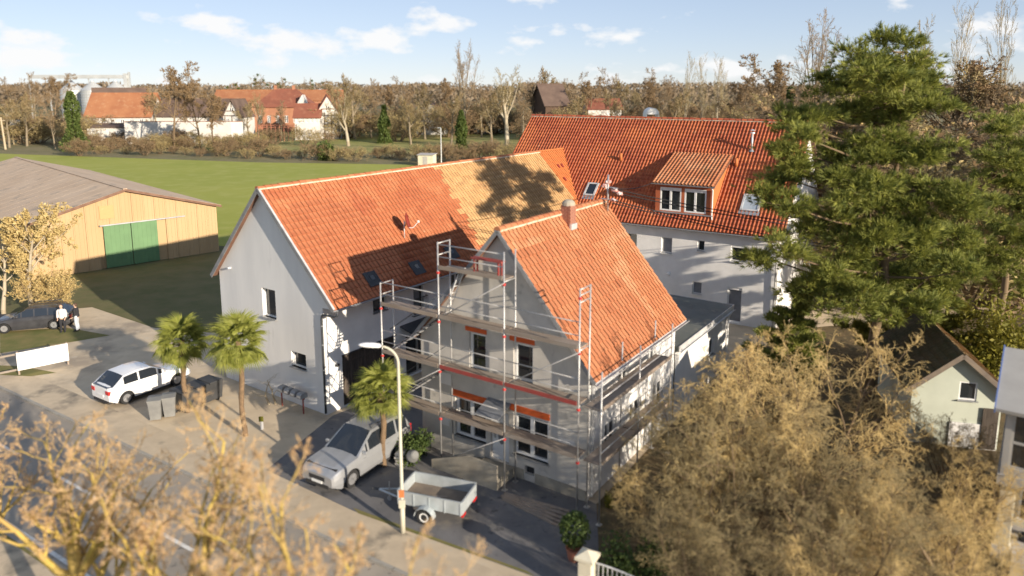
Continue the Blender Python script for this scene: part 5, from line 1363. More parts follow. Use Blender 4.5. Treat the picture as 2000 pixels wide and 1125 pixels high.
# ------------------------------------------------------------------ pines
def pine_meshes(seed, h, r, crown0, shape, nl=64, tuft=0.30):
    R = random.Random(seed); rg = np.random.default_rng(seed); trunk = []; limbs = []; cen = []; out_ = []
    p = (0, 0, -.1); n = 14; pts = [p]
    for i in range(n):
        q = (p[0] + R.gauss(0, .10), p[1] + R.gauss(0, .10), p[2] + h / n); r0 = r * (1 - i / n * .85); r1 = r * (1 - (i + 1) / n * .85)
        trunk.append((p, q, r0, r1)); p = q; pts.append(p)
    for k in range(nl):
        f = crown0 + (1 - crown0) * (k + .5) / nl; z = h * f; i = min(n - 1, int(f * n)); b = pts[i]
        L = shape(f) * R.uniform(.4, 1.2); a = k * 2.399 + R.uniform(-.5, .5); d = (cos(a), sin(a), R.uniform(-.12, .25) + .55 * max(0, f - .75)); pp = (b[0], b[1], z); m = 5; rr = .055 * (1.1 - f) + .02
        d = nrm(d)
        for j in range(m):
            d = nrm((d[0] + R.gauss(0, .10), d[1] + R.gauss(0, .10), d[2] + R.gauss(0, .08) + .03)); q = (pp[0] + d[0] * L / m, pp[1] + d[1] * L / m, pp[2] + d[2] * L / m)
            limbs.append((pp, q, rr * (1 - j / m * .8), rr * (1 - (j + 1) / m * .8))); 
            if j >= 1 or k % 2:
                for s in range(4):
                    aa = R.uniform(-1.2, 1.2); ca, sa_ = cos(aa), sin(aa); e = nrm((d[0] * ca - d[1] * sa_, d[0] * sa_ + d[1] * ca, d[2] + R.uniform(-.1, .35))); l2 = L * .26 * R.uniform(.5, 1.2)
                    t_ = (q[0] + e[0] * l2, q[1] + e[1] * l2, q[2] + e[2] * l2); limbs.append((q, t_, .016, .007))
                    nt = 7
                    for c in range(nt):
                        g = .35 + .65 * c / (nt - 1); cen.append((q[0] + e[0] * l2 * g + R.gauss(0, .09), q[1] + e[1] * l2 * g + R.gauss(0, .09), q[2] + e[2] * l2 * g + R.gauss(0, .05) + .05)); out_.append(e)
            pp = q
    cen = np.array(cen); dirs = np.array(out_); nn = 17
    C_ = np.repeat(cen, nn, axis=0); D = np.repeat(dirs, nn, axis=0) * .6 + rg.normal(size=(len(C_), 3)) * .6 + np.array([0, 0, .45]); D /= np.linalg.norm(D, axis=1, keepdims=True)
    S = np.cross(D, rg.normal(size=D.shape)); S /= np.linalg.norm(S, axis=1, keepdims=True)
    ln = tuft * rg.uniform(.6, 1.1, (len(C_), 1)); V = np.stack([C_ - S * .017, C_ + S * .017, C_ + D * ln + S * .006, C_ + D * ln - S * .006], axis=1).reshape(-1, 3)
    Fq = (np.arange(len(C_)) * 4)[:, None] + np.array([[0, 1, 2, 3]]); tn = np.repeat(np.clip(rg.normal(.45, .25, len(cen)), 0, 1), nn * 4)
    return seg_mesh('trunk', trunk, 'bark_brown', 8, rg.uniform(0, 1, len(trunk))), seg_mesh('limbs', limbs, 'bark_brown', 4, rg.uniform(0, 1, len(limbs))), (V, Fq, tn)
def pine(name, label, seed, loc, h, r, crown0, shape, nl, leaf='needle', tuft=.30, group=None):
    t = thing(name, label, 'tree', loc, 0.0, group); a, b, (V, Fq, tn) = pine_meshes(seed, h, r, crown0, shape, nl, tuft)
    tr = link('trunk', a, t); link('limbs', b, tr); link('crown', np_mesh('crown', V, Fq, leaf, tn), t); return t
def shp_big(f):
    if f < .66: return 4.5
    if f < .72: return 3.2
    return 2.5 if f < .9 else max(.7, 2.5 * (1 - ((f - .9) / .105) ** 2))

def clump_pine(label, seed, base, h, r, clumps, leaf='needle', tuft=.34, dens=1.0, depth=2.6):
    """pine whose crown is a set of needle clumps (pixel centre, pixel radii) hung on limbs from the trunk"""
    R = random.Random(seed); rg = np.random.default_rng(seed); t = thing('pine_tree', label, 'tree', base); base = V3(base)
    n = 14; p = (0, 0, -.1); trunk = []; pts = [p]
    for i in range(n):
        q = (p[0] + R.gauss(0, .12), p[1] + R.gauss(0, .12), p[2] + h / n); trunk.append((p, q, r * (1 - i / n * .88), r * (1 - (i + 1) / n * .88))); p = q; pts.append(p)
    limbs = []; cen = []; dr = []
    for (cx, cy, rx, ry) in clumps:
        Yc = base.y + R.uniform(-depth, depth * .8); c = AT(cx, cy, Yc) - base; k = Yc * 1.05 / FPX; rad = np.array([rx * k, rx * k * 1.05, ry * k])
        zt = min(h * .97, max(.6, c.z - .25 * hypot(c.x, c.y))); a = pts[min(n, int(zt / h * n))]; a = (a[0], a[1], zt); m_ = (a[0] * .45 + c.x * .55, a[1] * .45 + c.y * .55, a[2] * .5 + c.z * .5 - .15)
        limbs.append((a, m_, .07, .05)); limbs.append((m_, tuple(c), .05, .02))
        ns = max(4, int(rx * ry / 210)); su = rg.normal(size=(ns, 3)); su /= np.linalg.norm(su, axis=1, keepdims=True); sub_c = np.array(c)[None] + su * rg.uniform(.25, 1.12, (ns, 1)) * rad[None]
        for sc_, sd_ in zip(sub_c, su):
            limbs.append((tuple(c), tuple(sc_), .022, .010)); nt = int(26 * dens * rg.uniform(.6, 1.4)); w_ = rg.uniform(.22, .44)
            off = rg.normal(size=(nt, 3)) * np.array([w_, w_, w_ * .38]); q = sc_[None] + off; cen.append(q); dr.append(off / (w_ * 1.6) + sd_[None] * .35 + np.array([0, 0, .5]))
            for j in range(0, nt, 7): limbs.append((tuple(sc_), tuple(q[j]), .010, .005))
    cen = np.concatenate(cen); dr = np.concatenate(dr); nn = 15
    C_ = np.repeat(cen, nn, axis=0); D = np.repeat(dr, nn, axis=0) + rg.normal(size=(len(C_), 3)) * .55; D /= np.linalg.norm(D, axis=1, keepdims=True); S = np.cross(D, rg.normal(size=D.shape)); S /= np.linalg.norm(S, axis=1, keepdims=True)
    ln = tuft * rg.uniform(.6, 1.1, (len(C_), 1)); V = np.stack([C_ - S * .016, C_ + S * .016, C_ + D * ln + S * .006, C_ + D * ln - S * .006], axis=1).reshape(-1, 3); Fq = (np.arange(len(C_)) * 4)[:, None] + np.array([[0, 1, 2, 3]])
    link('trunk', seg_mesh('trunk', trunk + limbs, 'bark_brown', 6, rg.uniform(0, 1, len(trunk) + len(limbs))), t)
    link('crown', np_mesh('crown', V, Fq, leaf, np.repeat(np.clip(rg.normal(.5, .28, len(cen)), 0, 1), nn * 4)), t); return t
clump_pine('tall dark pine standing before the right end of red roof', 4, (16.9, 33.0, 0), 17.0, .26, [
    (1728, 88, 42, 28), (1690, 112, 44, 28), (1768, 122, 46, 32), (1722, 148, 66, 34), (1790, 172, 42, 32), (1682, 178, 50, 30), (1745, 205, 76, 32), (1810, 205, 40, 26), (1612, 155, 28, 26), (1572, 216, 40, 15), (1640, 218, 50, 18), (1705, 236, 60, 20), (1548, 240, 26, 16), (1540, 290, 26, 14), (1528, 346, 26, 14), (1502, 388, 28, 20), (1545, 404, 36, 30), (1560, 330, 26, 24), (1482, 498, 38, 15), (1540, 500, 40, 26), (1575, 270, 28, 18), (1570, 450, 34, 26), (1580, 560, 40, 30),
    (1640, 285, 58, 36), (1715, 285, 66, 36), (1795, 290, 56, 34), (1625, 350, 56, 40), (1700, 362, 72, 44), (1785, 370, 66, 46), (1845, 385, 46, 40), (1622, 430, 56, 42), (1700, 448, 76, 48), (1790, 462, 68, 46), (1862, 462, 44, 42), (1635, 520, 62, 42), (1722, 540, 76, 46), (1812, 545, 60, 40), (1875, 530, 40, 36), (1665, 590, 60, 36), (1760, 605, 60, 34)], dens=1.5)
clump_pine('bushy pine to the right of the tall one, behind garden house', 8, (27.6, 40.0, 0), 12.6, .24, [(1958, 245, 42, 28), (1990, 222, 26, 16), (1925, 290, 44, 24), (1985, 300, 50, 34), (1940, 350, 56, 36), (2010, 380, 60, 44), (1925, 420, 46, 40), (1985, 455, 60, 44), (2040, 300, 50, 44), (2050, 450, 50, 50), (1935, 500, 50, 34), (2000, 540, 60, 40)], dens=1.5)
pine('pine_tree', 'shorter yellowish pine in the gap behind garden house roof', 15, (20.2, 37.0, 0), 8.0, .18, .08, lambda f: max(.6, 3.4 * (1.02 - f)), 56, 'needle_yellow', .32)
pine('pine_tree', 'dark pine low in front of the rear house corner', 21, (13.2, 33.6, 0), 5.6, .12, .12, lambda f: max(.5, 2.1 * (1.05 - f)), 36, 'needle', .28)

# ------------------------------------------------------------------ palms
def fan_leaf(seed):
    R = random.Random(seed); mb = MB(); pl_ = .62
    mb.tube([(0, 0, 0), (pl_ * .55, 0, .05), (pl_, 0, .02)], [.016, .012, .010], 4)
    k = len(mb.v); n = 30; tint = R.random()
    for i in range(n):
        a = radians(-128 + 256 * (i + .5) / n); L = .62 * (1 - .22 * abs(a) / radians(128)) * R.uniform(.92, 1.05); wd = .024; dr_ = -.18 * R.uniform(.6, 1.6)
        d = V3((cos(a), sin(a), 0)); s = V3((-sin(a), cos(a), 0)); b = V3((pl_, 0, .02))
        v = [b, b + d * L * .55 + s * wd + V3((0, 0, .02)), b + d * L * .55 + V3((0, 0, -.012)), b + d * L * .55 - s * wd + V3((0, 0, .02)), b + d * L + V3((0, 0, dr_))]
        mb.add(v, [(0, 1, 2), (0, 2, 3), (1, 4, 2), (2, 4, 3)], tint=R.uniform(0, 1))
    return mb.mesh('leaf', 'palm_leaf')
fan = [fan_leaf(s) for s in (1, 2, 3)]
def palm(label, loc, h, seed, n=34, sc_=1.0, sk=True):
    t = thing('palm_tree', label, 'palm', loc); R = random.Random(seed); mb = MB(); pts = []; rs = []
    for i in range(13):
        pts.append((.04 * sin(i * .7 + seed), .03 * cos(i * .9), h * i / 12)); rs.append(.10 + .018 * (i % 2) + (.03 if i > 9 else 0))
    mb.tube(pts, rs, 10); mb.build('trunk', 'bark_palm', t)
    for i in range(n):
        f = i / n; el = radians(78 - 122 * f + R.uniform(-8, 8)); az = i * 2.399 + R.uniform(-.25, .25)
        o = link('leaf', fan[i % 3], t, (pts[-1][0], pts[-1][1], h - .02 - .22 * f)); s = sc_ * R.uniform(.85, 1.12); o.scale = (s, s, s); o.rotation_euler = (R.uniform(-.35, .35), -el, az)
    return t
palm('palm tree beside the bins, next to the white car', G(365, 806), 3.55, 1, 36, 1.12)
palm('palm tree nearest the white gable window, with the tallest crown', G(478, 852), 4.35, 2, 46, 1.15)
palm('palm tree between the wooden barn gate and silver car', G(750, 912), 3.2, 3, 36, 1.12)
dup_p = G(430, 790)
# ------------------------------------------------------------------ other near plants
def leafy(name, label, loc, rad, n, size, leaf, seed, cat='bush', stems=True, group=None):
    t = thing(name, label, cat, loc, 0, group); rg = np.random.default_rng(seed)
    k = 14; cl = rg.normal(size=(k, 3)); cl /= np.linalg.norm(cl, axis=1, keepdims=True); cl *= rg.uniform(.35, .85, (k, 1)); cl[:, 2] = np.abs(cl[:, 2]) * .9 + .1
    idx = rg.integers(0, k, n); d = rg.normal(size=(n, 3)); d /= np.linalg.norm(d, axis=1, keepdims=True); c = cl[idx] + d * rg.uniform(.1, .42, (n, 1)); c = c * np.array(rad); c[:, 2] = np.maximum(c[:, 2], .05)
    link('foliage', leaf_mesh('foliage', c, size, leaf, rg), t)
    segs = [((0, 0, 0), tuple(q * np.array(rad)), .03, .008) for q in cl]; link('stems', seg_mesh('stems', segs, 'bark_brown', 4, rg.uniform(0, 1, k)), t)
    return t
leafy('green_bush', 'dark olive bush beside the palm, left of grey facade', G(812, 900), (.9, .9, 1.25), 2600, .07, 'shrub_leaf', 31)
leafy('green_bush', 'dark green bush behind the arched bar gate', G(1235, 1120), (1.3, 1.1, 1.2), 2600, .07, 'shrub_leaf', 32)
leafy('green_bush', 'yellow green bush at the corner of grey house and side wall', G(1185, 985), (.35, .35, .5), 500, .05, 'needle_yellow', 33)
leafy('green_bush', 'yellow green bush beyond the roof of garden house', (23.6, 34.6, 0), (3.0, 2.4, 5.2), 9000, .11, 'needle_yellow', 34)
leafy('green_bush', 'round evergreen bush beyond field by the meadow', G(637, 312), (2.2, 2.2, 4.2), 1500, .3, 'ivy', 35)
sp_small = [dict(n=5, wig=.2, trop=.1, kids=4, ang=(40, 70), lr=.6, start=.3, rr=.6, rmin=.015), dict(n=4, wig=.25, trop=.12, kids=3, ang=(35, 65), lr=.5, start=.3, rr=.5, rmin=.006), dict(n=3, wig=.3, trop=0, rmin=.004)]
tree('pruned_shrub', 'bare pruned shrub with pale crooked stems against white gable', tree_meshes('pruned', grow(41, 1.25, .05, sp_small, 0, 2, .3), 1, 'bark_pale', 'bark_pale', None, 0, 0, 41), FA @ V3((-.7, 3.1, 0)), 0, 1.25, None, 'shrub')
# bare trees left of the hall forecourt
def sp_round(den=1.0, rm=1.0):
    return [dict(n=8, wig=.06, trop=.06, kids=9, ang=(30, 58), lr=.62, start=.32, rr=.55, taper=.75),
            dict(n=7, wig=.13, trop=.09, kids=int(7 * den), ang=(28, 58), lr=.50, start=.22, rr=.5, rmin=.022 * rm),
            dict(n=5, wig=.17, trop=.06, kids=int(6 * den), ang=(28, 60), lr=.50, start=.2, rr=.5, rmin=.014 * rm),
            dict(n=3, wig=.22, trop=.04, kids=int(4 * den), ang=(28, 60), lr=.5, start=.2, rr=.5, rmin=.010 * rm, taper=.5),
            dict(n=2, wig=.25, trop=.02, rmin=.008 * rm, taper=.3)]
lt_m = tree_meshes('left', grow(51, 5.8, .17, sp_round(1.0, .9)), 2, 'bark_pale', 'twig_tan', 'bud_tan', .09, 5000, 51)
tree('bare_tree', 'bare pale-barked tree standing before the ochre hall near black car', lt_m, G(62, 612), .8, 1.12)
tree('bare_tree', 'smaller bare tan tree beside hall corner behind the black car', lt_m, G(8, 622), 2.9, .95)
hb_m = tree_meshes('hazel', grow(61, 2.6, .05, sp_tan(), 0, 6, .5), 2, 'bark_brown', 'twig_tan', 'bud_tan', .07, 2500, 61)
tree('garden_shrub', 'dry tan bush at foot of the bare tree before the hall', hb_m, G(95, 615), 1, .95, None, 'shrub')

# ------------------------------------------------------------------ background trees
def sp_poplar():
    return [dict(n=10, wig=.03, trop=.05, kids=26, ang=(18, 34), lr=.40, start=.16, rr=.42, taper=.85),
            dict(n=6, wig=.08, trop=.20, kids=7, ang=(18, 40), lr=.42, start=.2, rr=.5, rmin=.03),
            dict(n=4, wig=.14, trop=.16, kids=5, ang=(20, 45), lr=.5, start=.2, rr=.5, rmin=.022),
            dict(n=3, wig=.18, trop=.1, rmin=.016, taper=.4)]
def sp_vase():
    return [dict(n=6, wig=.04, trop=.05, kids=9, ang=(18, 42), lr=1.25, start=.35, rr=.62, taper=.55),
            dict(n=9, wig=.09, trop=.13, kids=9, ang=(22, 50), lr=.40, start=.25, rr=.5, rmin=.04),
            dict(n=5, wig=.15, trop=.10, kids=6, ang=(22, 52), lr=.5, start=.2, rr=.5, rmin=.026),
            dict(n=3, wig=.2, trop=.05, kids=4, ang=(25, 55), lr=.55, start=.2, rr=.5, rmin=.018),
            dict(n=2, wig=.22, trop=.03, rmin=.014, taper=.3)]
BG = {}
def size(segs): return max(s[1][2] for lv in segs for s in lv)
for key, sd, sp_, h, r_, tw, bud, bs, bn, bark in (
        ('round', 101, sp_round(1.1, 2.2), 10, .28, 'twig_brown', 'bud_brown', .07, 3500, 'bark_grey'),
        ('round2', 102, sp_round(1.2, 2.2), 9, .30, 'twig_olive', 'bud_brown', .07, 3000, 'bark_grey'),
        ('alder', 103, sp_round(1.2, 2.0), 11, .26, 'twig_brown', 'bud_brown', .10, 8000, 'bark_brown'),
        ('poplar', 104, sp_poplar(), 20, .30, 'twig_olive', None, .2, 0, 'bark_pale'),
        ('vase', 105, sp_vase(), 9, .42, 'twig_brown', None, .2, 0, 'bark_grey'),
        ('vase2', 106, sp_vase(), 8, .40, 'twig_olive', None, .2, 0, 'bark_pale')):
    sg = grow(sd, h, r_, sp_); BG[key] = (tree_meshes(key, sg, 2, bark, tw, bud, bs, bn, sd, (5, 3)), size(sg))
sg = grow(107, 3.4, .09, sp_tan(), 0, 8, .7); BG['thicket'] = (tree_meshes('thicket', sg, 2, 'bark_brown', 'twig_brown', 'bud_brown', .08, 3500, 107, (4, 3)), size(sg))
sg = grow(108, 3.4, .09, sp_tan(), 0, 8, .7); BG['thicket2'] = (tree_meshes('thicket2', sg, 2, 'bark_brown', 'twig_olive', 'bud_tan', .07, 2500, 108, (4, 3)), size(sg))
RB = random.Random(77)
def bg(kind, x, top, Y, label, group, name='bare_tree', wide=1.0, cat='tree'):
    b = AT(x, PYH, Y); z = AT(x, top, Y).z; ms, hh = BG[kind]
    s = max(.15, (z + .1) / hh)
    return tree(name, label, ms, (b.x, Y, -.1), RB.uniform(0, 6.28), (s * wide, s * wide, s), group, cat)
KIND = {'round': 'bare brown', 'round2': 'bare olive-grey', 'alder': 'brown, densely twigged', 'vase': 'bare upswept', 'vase2': 'bare pale-limbed', 'thicket': 'brown bushy', 'thicket2': 'straw-coloured bushy', 'poplar': 'slim bare'}
L_belt, G_belt = 'tree in the tree belt beyond the meadow', 'bare trees in the belt beyond the meadow'
L_vil, G_vil = 'tree among the far village houses', 'bare trees round the village houses'
L_pop, G_pop = 'slim bare poplar standing in a row behind the red roof ridge', 'row of slim poplars behind the red roof'
bg('vase', 907, 74, 205, 'tall vase-shaped bare tree towering over the tree belt beyond meadow', None, wide=.62)
bg('vase2', 990, 124, 192, 'broad bare tree with pale twisting limbs left of red roof ridge', None, wide=1.15)
for x, t, Y, k in ((690, 142, 215, 'round2'), (722, 152, 222, 'round'), (655, 158, 240, 'round2'), (757, 160, 226, 'alder'), (790, 148, 235, 'round'), (828, 158, 215, 'round2'), (862, 152, 238, 'alder'), (940, 158, 225, 'round'), (1040, 138, 225, 'round'), (1078, 128, 232, 'round2'), (1118, 140, 236, 'round'), (1150, 150, 215, 'alder'), (1186, 130, 245, 'round'), (1222, 148, 230, 'round2'), (1258, 150, 236, 'alder'), (1296, 132, 240, 'round'), (1432, 152, 190, 'alder'), (1462, 148, 185, 'round'), (1200, 172, 170, 'round2'), (1120, 180, 170, 'round2'), (1262, 176, 165, 'alder'), (1316, 172, 160, 'round2'), (1500, 150, 150, 'round'), (960, 176, 180, 'round2'), (1022, 180, 175, 'round'), (880, 178, 190, 'round2'), (800, 186, 195, 'round2')):
    bg(k, x, t, Y, KIND[k] + ' ' + L_belt, G_belt + ', ' + KIND[k], wide=RB.uniform(.85, 1.2))
for x, t, Y in ((1338, 96, 205), (1372, 100, 212), (1404, 99, 208), (1418, 128, 225)): bg('poplar', x, t, Y, L_pop, G_pop, wide=.8)
bg('alder', 1520, 104, 140, 'dense brown tree just right of the slim poplars', None)
bg('vase', 1588, 12, 118, 'tall dark spreading bare tree left of the tall pine top', None, wide=.72)
bg('vase2', 1805, 22, 105, 'tall bare forked tree right of the tall pine top', None, wide=.55)
bg('poplar', 1884, -22, 110, 'very tall bare poplar behind the brown thicket, next to the forked tree', None, wide=.75)
bg('poplar', 1972, -35, 105, 'very tall bare poplar near the far end of brown thicket', None, wide=.75)
for x, t, Y, k in ((1560, 170, 100, 'thicket'), (1610, 150, 105, 'thicket2'), (1655, 160, 90, 'thicket'), (1850, 112, 84, 'round'), (1905, 98, 80, 'alder'), (1958, 110, 76, 'round2'), (2010, 130, 74, 'round'), (1835, 190, 66, 'thicket2'), (1890, 180, 64, 'thicket'), (1945, 186, 60, 'thicket2'), (2000, 190, 58, 'thicket'), (1920, 235, 50, 'thicket2'), (1860, 240, 52, 'thicket'), (1985, 250, 48, 'thicket2')):
    bg(k, x, t, Y, KIND[k] + ' tree in the dense thicket behind the pines', 'thicket behind the pines, ' + KIND[k], wide=1.25)
# village side
bg('alder', 332, 118, 178, 'tall brown alder in front of the orange roofed village house', None, wide=.9)
bg('alder', 382, 150, 180, 'brown leafy-looking tree beside the tall alder before the village', None, wide=1.1)
bg('alder', 410, 176, 176, 'lower brown tree right of the tall alder before the half-timbered gable', None, wide=1.1)
_rg = np.random.default_rng(5); _d = _rg.normal(size=(70, 3)); _d /= np.linalg.norm(_d, axis=1, keepdims=True); MIST = leaf_mesh('mistletoe', _d * _rg.uniform(.3, 1, (70, 1)) * .55, .22, 'ivy', _rg)
for x, t, Y, k in ((18, 150, 245, 'round'), (62, 140, 235, 'round'), (100, 142, 262, 'alder'), (40, 178, 190, 'round2'), (5, 190, 185, 'round2'), (95, 200, 182, 'round'), (478, 192, 205, 'round2'), (498, 178, 215, 'vase2'), (545, 195, 205, 'round'), (300, 178, 230, 'round2'), (676, 165, 190, 'vase2'), (600, 150, 330, 'vase'), (500, 142, 350, 'vase'), (445, 160, 340, 'round'), (545, 150, 360, 'round'), (640, 152, 345, 'vase')):
    _t = bg(k, x, t, Y, KIND[k] + ' ' + L_vil, G_vil + ', ' + KIND[k], wide=RB.uniform(.85, 1.2))
    if Y > 320:
        _hh = BG[k][1]; _me = BG[k][0][1]; _v = np.empty(len(_me.vertices) * 3, dtype=np.float32); _me.vertices.foreach_get('co', _v); _v = _v.reshape(-1, 3)[::97]; _v = _v[_v[:, 2] > _hh * .62]
        for q in _rg.choice(len(_v), 7): link('mistletoe', MIST, _t, tuple(_v[q]))
for k in range(30):
    x = 150 + k * 29 + RB.uniform(-9, 9); Y = 148 + 20 * (1 - k / 30) + RB.uniform(-5, 5)
    bg(['thicket', 'thicket2'][k % 2], x, RB.uniform(264, 290), Y, ['low brown bare shrub', 'low straw-coloured shrub'][k % 2] + ' in hedgerow along the green field', 'hedgerow shrubs along the field, ' + ['brown', 'straw'][k % 2], 'hedge_shrub', 1.35, 'shrub')
for k in range(46):
    x = 640 + k * 19.5 + RB.uniform(-8, 8); bg(['thicket', 'thicket2'][k % 2], x, RB.uniform(192, 226), RB.uniform(205, 260), ['brown', 'straw-coloured'][k % 2] + ' undergrowth bush filling the tree belt beyond meadow', 'undergrowth of the tree belt, ' + ['brown', 'straw'][k % 2], 'undergrowth_shrub', 1.5, 'shrub')
for k in range(9):
    x = -10 + k * 20 + RB.uniform(-8, 8); bg(['thicket', 'thicket2'][k % 2], x, RB.uniform(205, 238), RB.uniform(195, 240), 'brown bare bush between the trees left of the orange roofed farmhouse', 'bushes by the farmhouse', 'undergrowth_shrub', 1.4, 'shrub')
for k in range(9):
    x = 230 + k * 50 + RB.uniform(-10, 10); bg(['thicket', 'thicket2'][k % 2], x, RB.uniform(242, 256), RB.uniform(185, 205), 'scrubby bare shrub on the bank before the village wall', 'shrubs on the village bank', 'hedge_shrub', 1.3, 'shrub')
for k in range(16):
    x = 150 + k * 21 + RB.uniform(-7, 7); bg(['thicket', 'thicket2'][k % 2], x, RB.uniform(254, 268), RB.uniform(176, 188), 'tangled bare shrub at the foot of the white village wall', 'shrubs at the village wall', 'hedge_shrub', 1.4, 'shrub')
def ivy_tree(label, x, top, Y, wd, seed):
    b = AT(x, PYH, Y); h = AT(x, top, Y).z; t = thing('ivy_tree', label, 'tree', (b.x, Y, -.1)); rg = np.random.default_rng(seed); n = 3600
    f = rg.uniform(0, 1, n) ** .8; a = rg.uniform(0, 2 * pi, n); rad = wd * (.55 + .45 * np.sin(f * 9 + seed) * .5 + .4 * (1 - f)) * rg.uniform(.55, 1, n) * (1 - f * .55)
    link('foliage', leaf_mesh('foliage', np.stack([rad * np.cos(a), rad * np.sin(a), f * h], 1), .32, 'ivy', rg), t)
    link('trunk', seg_mesh('trunk', [((0, 0, 0), (0, 0, h * .95), .25, .08)], 'bark_brown', 6, [0.5]), t)
ivy_tree('green ivy-clad tree beside the orange roofed house', 136, 178, 176, 3.4, 1)
ivy_tree('dark green ivy-clad trunk at the end of the meadow', 900, 215, 165, 2.2, 2)
ivy_tree('bright green conifer in the tree belt beyond meadow', 748, 205, 200, 2.6, 3)
ivy_tree('green ivy-clad trunk rising behind red roof', 1545, 170, 95, 1.1, 5)

# ------------------------------------------------------------------ far woods on the horizon
rg = np.random.default_rng(99); n = 95000
X = rg.uniform(-1150, 1150, n); Yw = 430 + 520 * rg.uniform(0, 1, n) ** 1.2
topz = 12 + 2.2 * np.sin(X / 17) + 1.8 * np.sin(X / 41 + Yw / 60) + 1.3 * np.sin(X / 7.3 + Yw / 13) + 3.0 * (Yw - 430) / 520 * 1.6
Z = topz * (1 - rg.uniform(0, 1, n) ** 2.2 * .95)
o = link('woodland', leaf_mesh('woodland', np.stack([X, Yw, Z], 1), 1.5, 'far_wood', rg, aspect=.6), None); tag(o, 'brown winter woodland along the horizon', 'woodland', kind='stuff')

# ------------------------------------------------------------------ far village houses
def far_house(name, label, pl, pr, base_z_px, depth, eave, ridge, wm, rm, wins=(), gable='long', over=.5, beams=False, chimney=False, dz=None):
    """long side (or gable) towards the camera between pixel columns; pl, pr ground points"""
    pl, pr = V3(pl), V3(pr); d = pr - pl; W = d.length; H = thing(name, label, 'house', (pl.x, pl.y, -.1), atan2(d.y, d.x)); w = MB()
    holes = [(a * W, b * W, c, e) for a, b, c, e in wins]
    if gable == 'long':
        wall_panel(w, (0, 0, 0), (1, 0, 0), (0, -1, 0), W, [(0, eave), (W, eave)], holes, depth=.15)
        for x in (0, W): w.poly([(x, 0, 0), (x, depth, 0), (x, depth, eave), (x, depth / 2, ridge - .15), (x, 0, eave)])
        w.quad((0, depth, 0), (W, depth, 0), (W, depth, eave), (0, depth, eave)); w.build('wall', wm, H)
        r_ = MB(); s_ = (ridge - eave) / (depth / 2); e = eave - over * s_ + .1
        slab(r_, (-over, -over, e), (W + over, -over, e), (W + over, depth / 2, ridge), (-over, depth / 2, ridge), .2); slab(r_, (W + over, depth + over, e), (-over, depth + over, e), (-over, depth / 2, ridge), (W + over, depth / 2, ridge), .2); ro = r_.build('roof', rm, H)
        MB().tube([(-over, depth / 2, ridge), (W + over, depth / 2, ridge)], .2, 6).build('ridge', rm, ro)
        if chimney: MB().box(W * .35, W * .35 + .9, depth / 2 - .4, depth / 2 + .4, ridge - .6, ridge + 1.0).build('chimney', 'brick_far', ro)
    else:
        wall_panel(w, (0, 0, 0), (1, 0, 0), (0, -1, 0), W, [(0, eave), (W / 2, ridge - .15), (W, eave)], holes, depth=.15)
        for x in (0, W): w.quad((x, 0, 0), (x, depth, 0), (x, depth, eave), (x, 0, eave))
        w.build('wall', wm, H); r_ = MB(); s_ = (ridge - eave) / (W / 2); e = eave - over * s_ + .1
        slab(r_, (-over, -over, e), (W / 2, -over, ridge), (W / 2, depth, ridge), (-over, depth, e), .2); slab(r_, (W / 2, -over, ridge), (W + over, -over, e), (W + over, depth, e), (W / 2, depth, ridge), .2); r_.build('roof', rm, H)
    for a, b, c, e in holes: window(H, (0, 0, 0), (1, 0, 0), (0, -1, 0), a, b, c, e, 2, .12, fw=.14, sill=False)
    if beams:
        for (x0, z0, x1, z1) in beams:
            a, b = V3((x0 * W, -.02, z0)), V3((x1 * W, -.02, z1)); dd = (b - a) / 2; MB().obox((a + b) / 2, dd, (0, .03, 0), V3((-dd.z, 0, dd.x)).normalized() * .13).build('beam', 'timber_far', H)
    return H
def gp2(x0, x1, Y0, Y1=None):
    a = AT(x0, PYH, Y0); b = AT(x1, PYH, Y1 or Y0); a.z = b.z = 0; return a, b
def zat(y, Y): return AT(1000, y, Y).z + .1
Y = 225
far_house('farmhouse', 'white farmhouse with wide orange tiled roof left of the alder', *gp2(162, 288, Y, Y + 3), 0, 15, zat(226, Y), zat(182, Y + 8), 'plaster_far', 'roof_far_orange', [(.08 + k * .15, .14 + k * .15, zat(247, Y), zat(233, Y)) for k in range(6)], over=.7)
Y = 262
far_house('barn', 'dark roofed barn with white gable behind the orange roof', *gp2(180, 284, Y, Y + 8), 0, 14, zat(203, Y), zat(172, Y + 7), 'plaster_far', 'roof_far_dark')
far_house('annex_building', 'low white flat building below the orange roofed farmhouse', *gp2(162, 300, 208, 210), 0, 6, zat(248, 208), zat(242, 210), 'plaster_far', 'roof_far_dark', [(.06 + k * .11, .10 + k * .11, zat(262, 208), zat(253, 208)) for k in range(8)])
Y = 232
far_house('village_house', 'dark roofed long house between alder and half-timbered gable', *gp2(300, 440, Y, Y), 0, 12, zat(226, Y), zat(194, Y), 'plaster_far', 'roof_far_dark', [(.5, .55, zat(246, Y), zat(234, Y)), (.7, .75, zat(246, Y), zat(234, Y))])
Y = 222
hw = zat(232, Y) - zat(244, Y)
far_house('timbered_house', 'half-timbered white gable house right of the alder', *gp2(432, 466, Y, Y), 0, 12, zat(226, Y), zat(193, Y), 'plaster_far', 'roof_far_dark', [(.38, .62, zat(219, Y), zat(210, Y)), (.15, .35, zat(240, Y), zat(231, Y)), (.62, .82, zat(240, Y), zat(231, Y))], 'gable', .4,
          [(.0, zat(226, Y), 1, zat(226, Y)), (.2, zat(217, Y), .8, zat(217, Y)), (.5, zat(210, Y), .5, zat(198, Y)), (.1, 0, .1, zat(228, Y)), (.5, 0, .5, zat(227, Y)), (.9, 0, .9, zat(228, Y))])
Y = 300
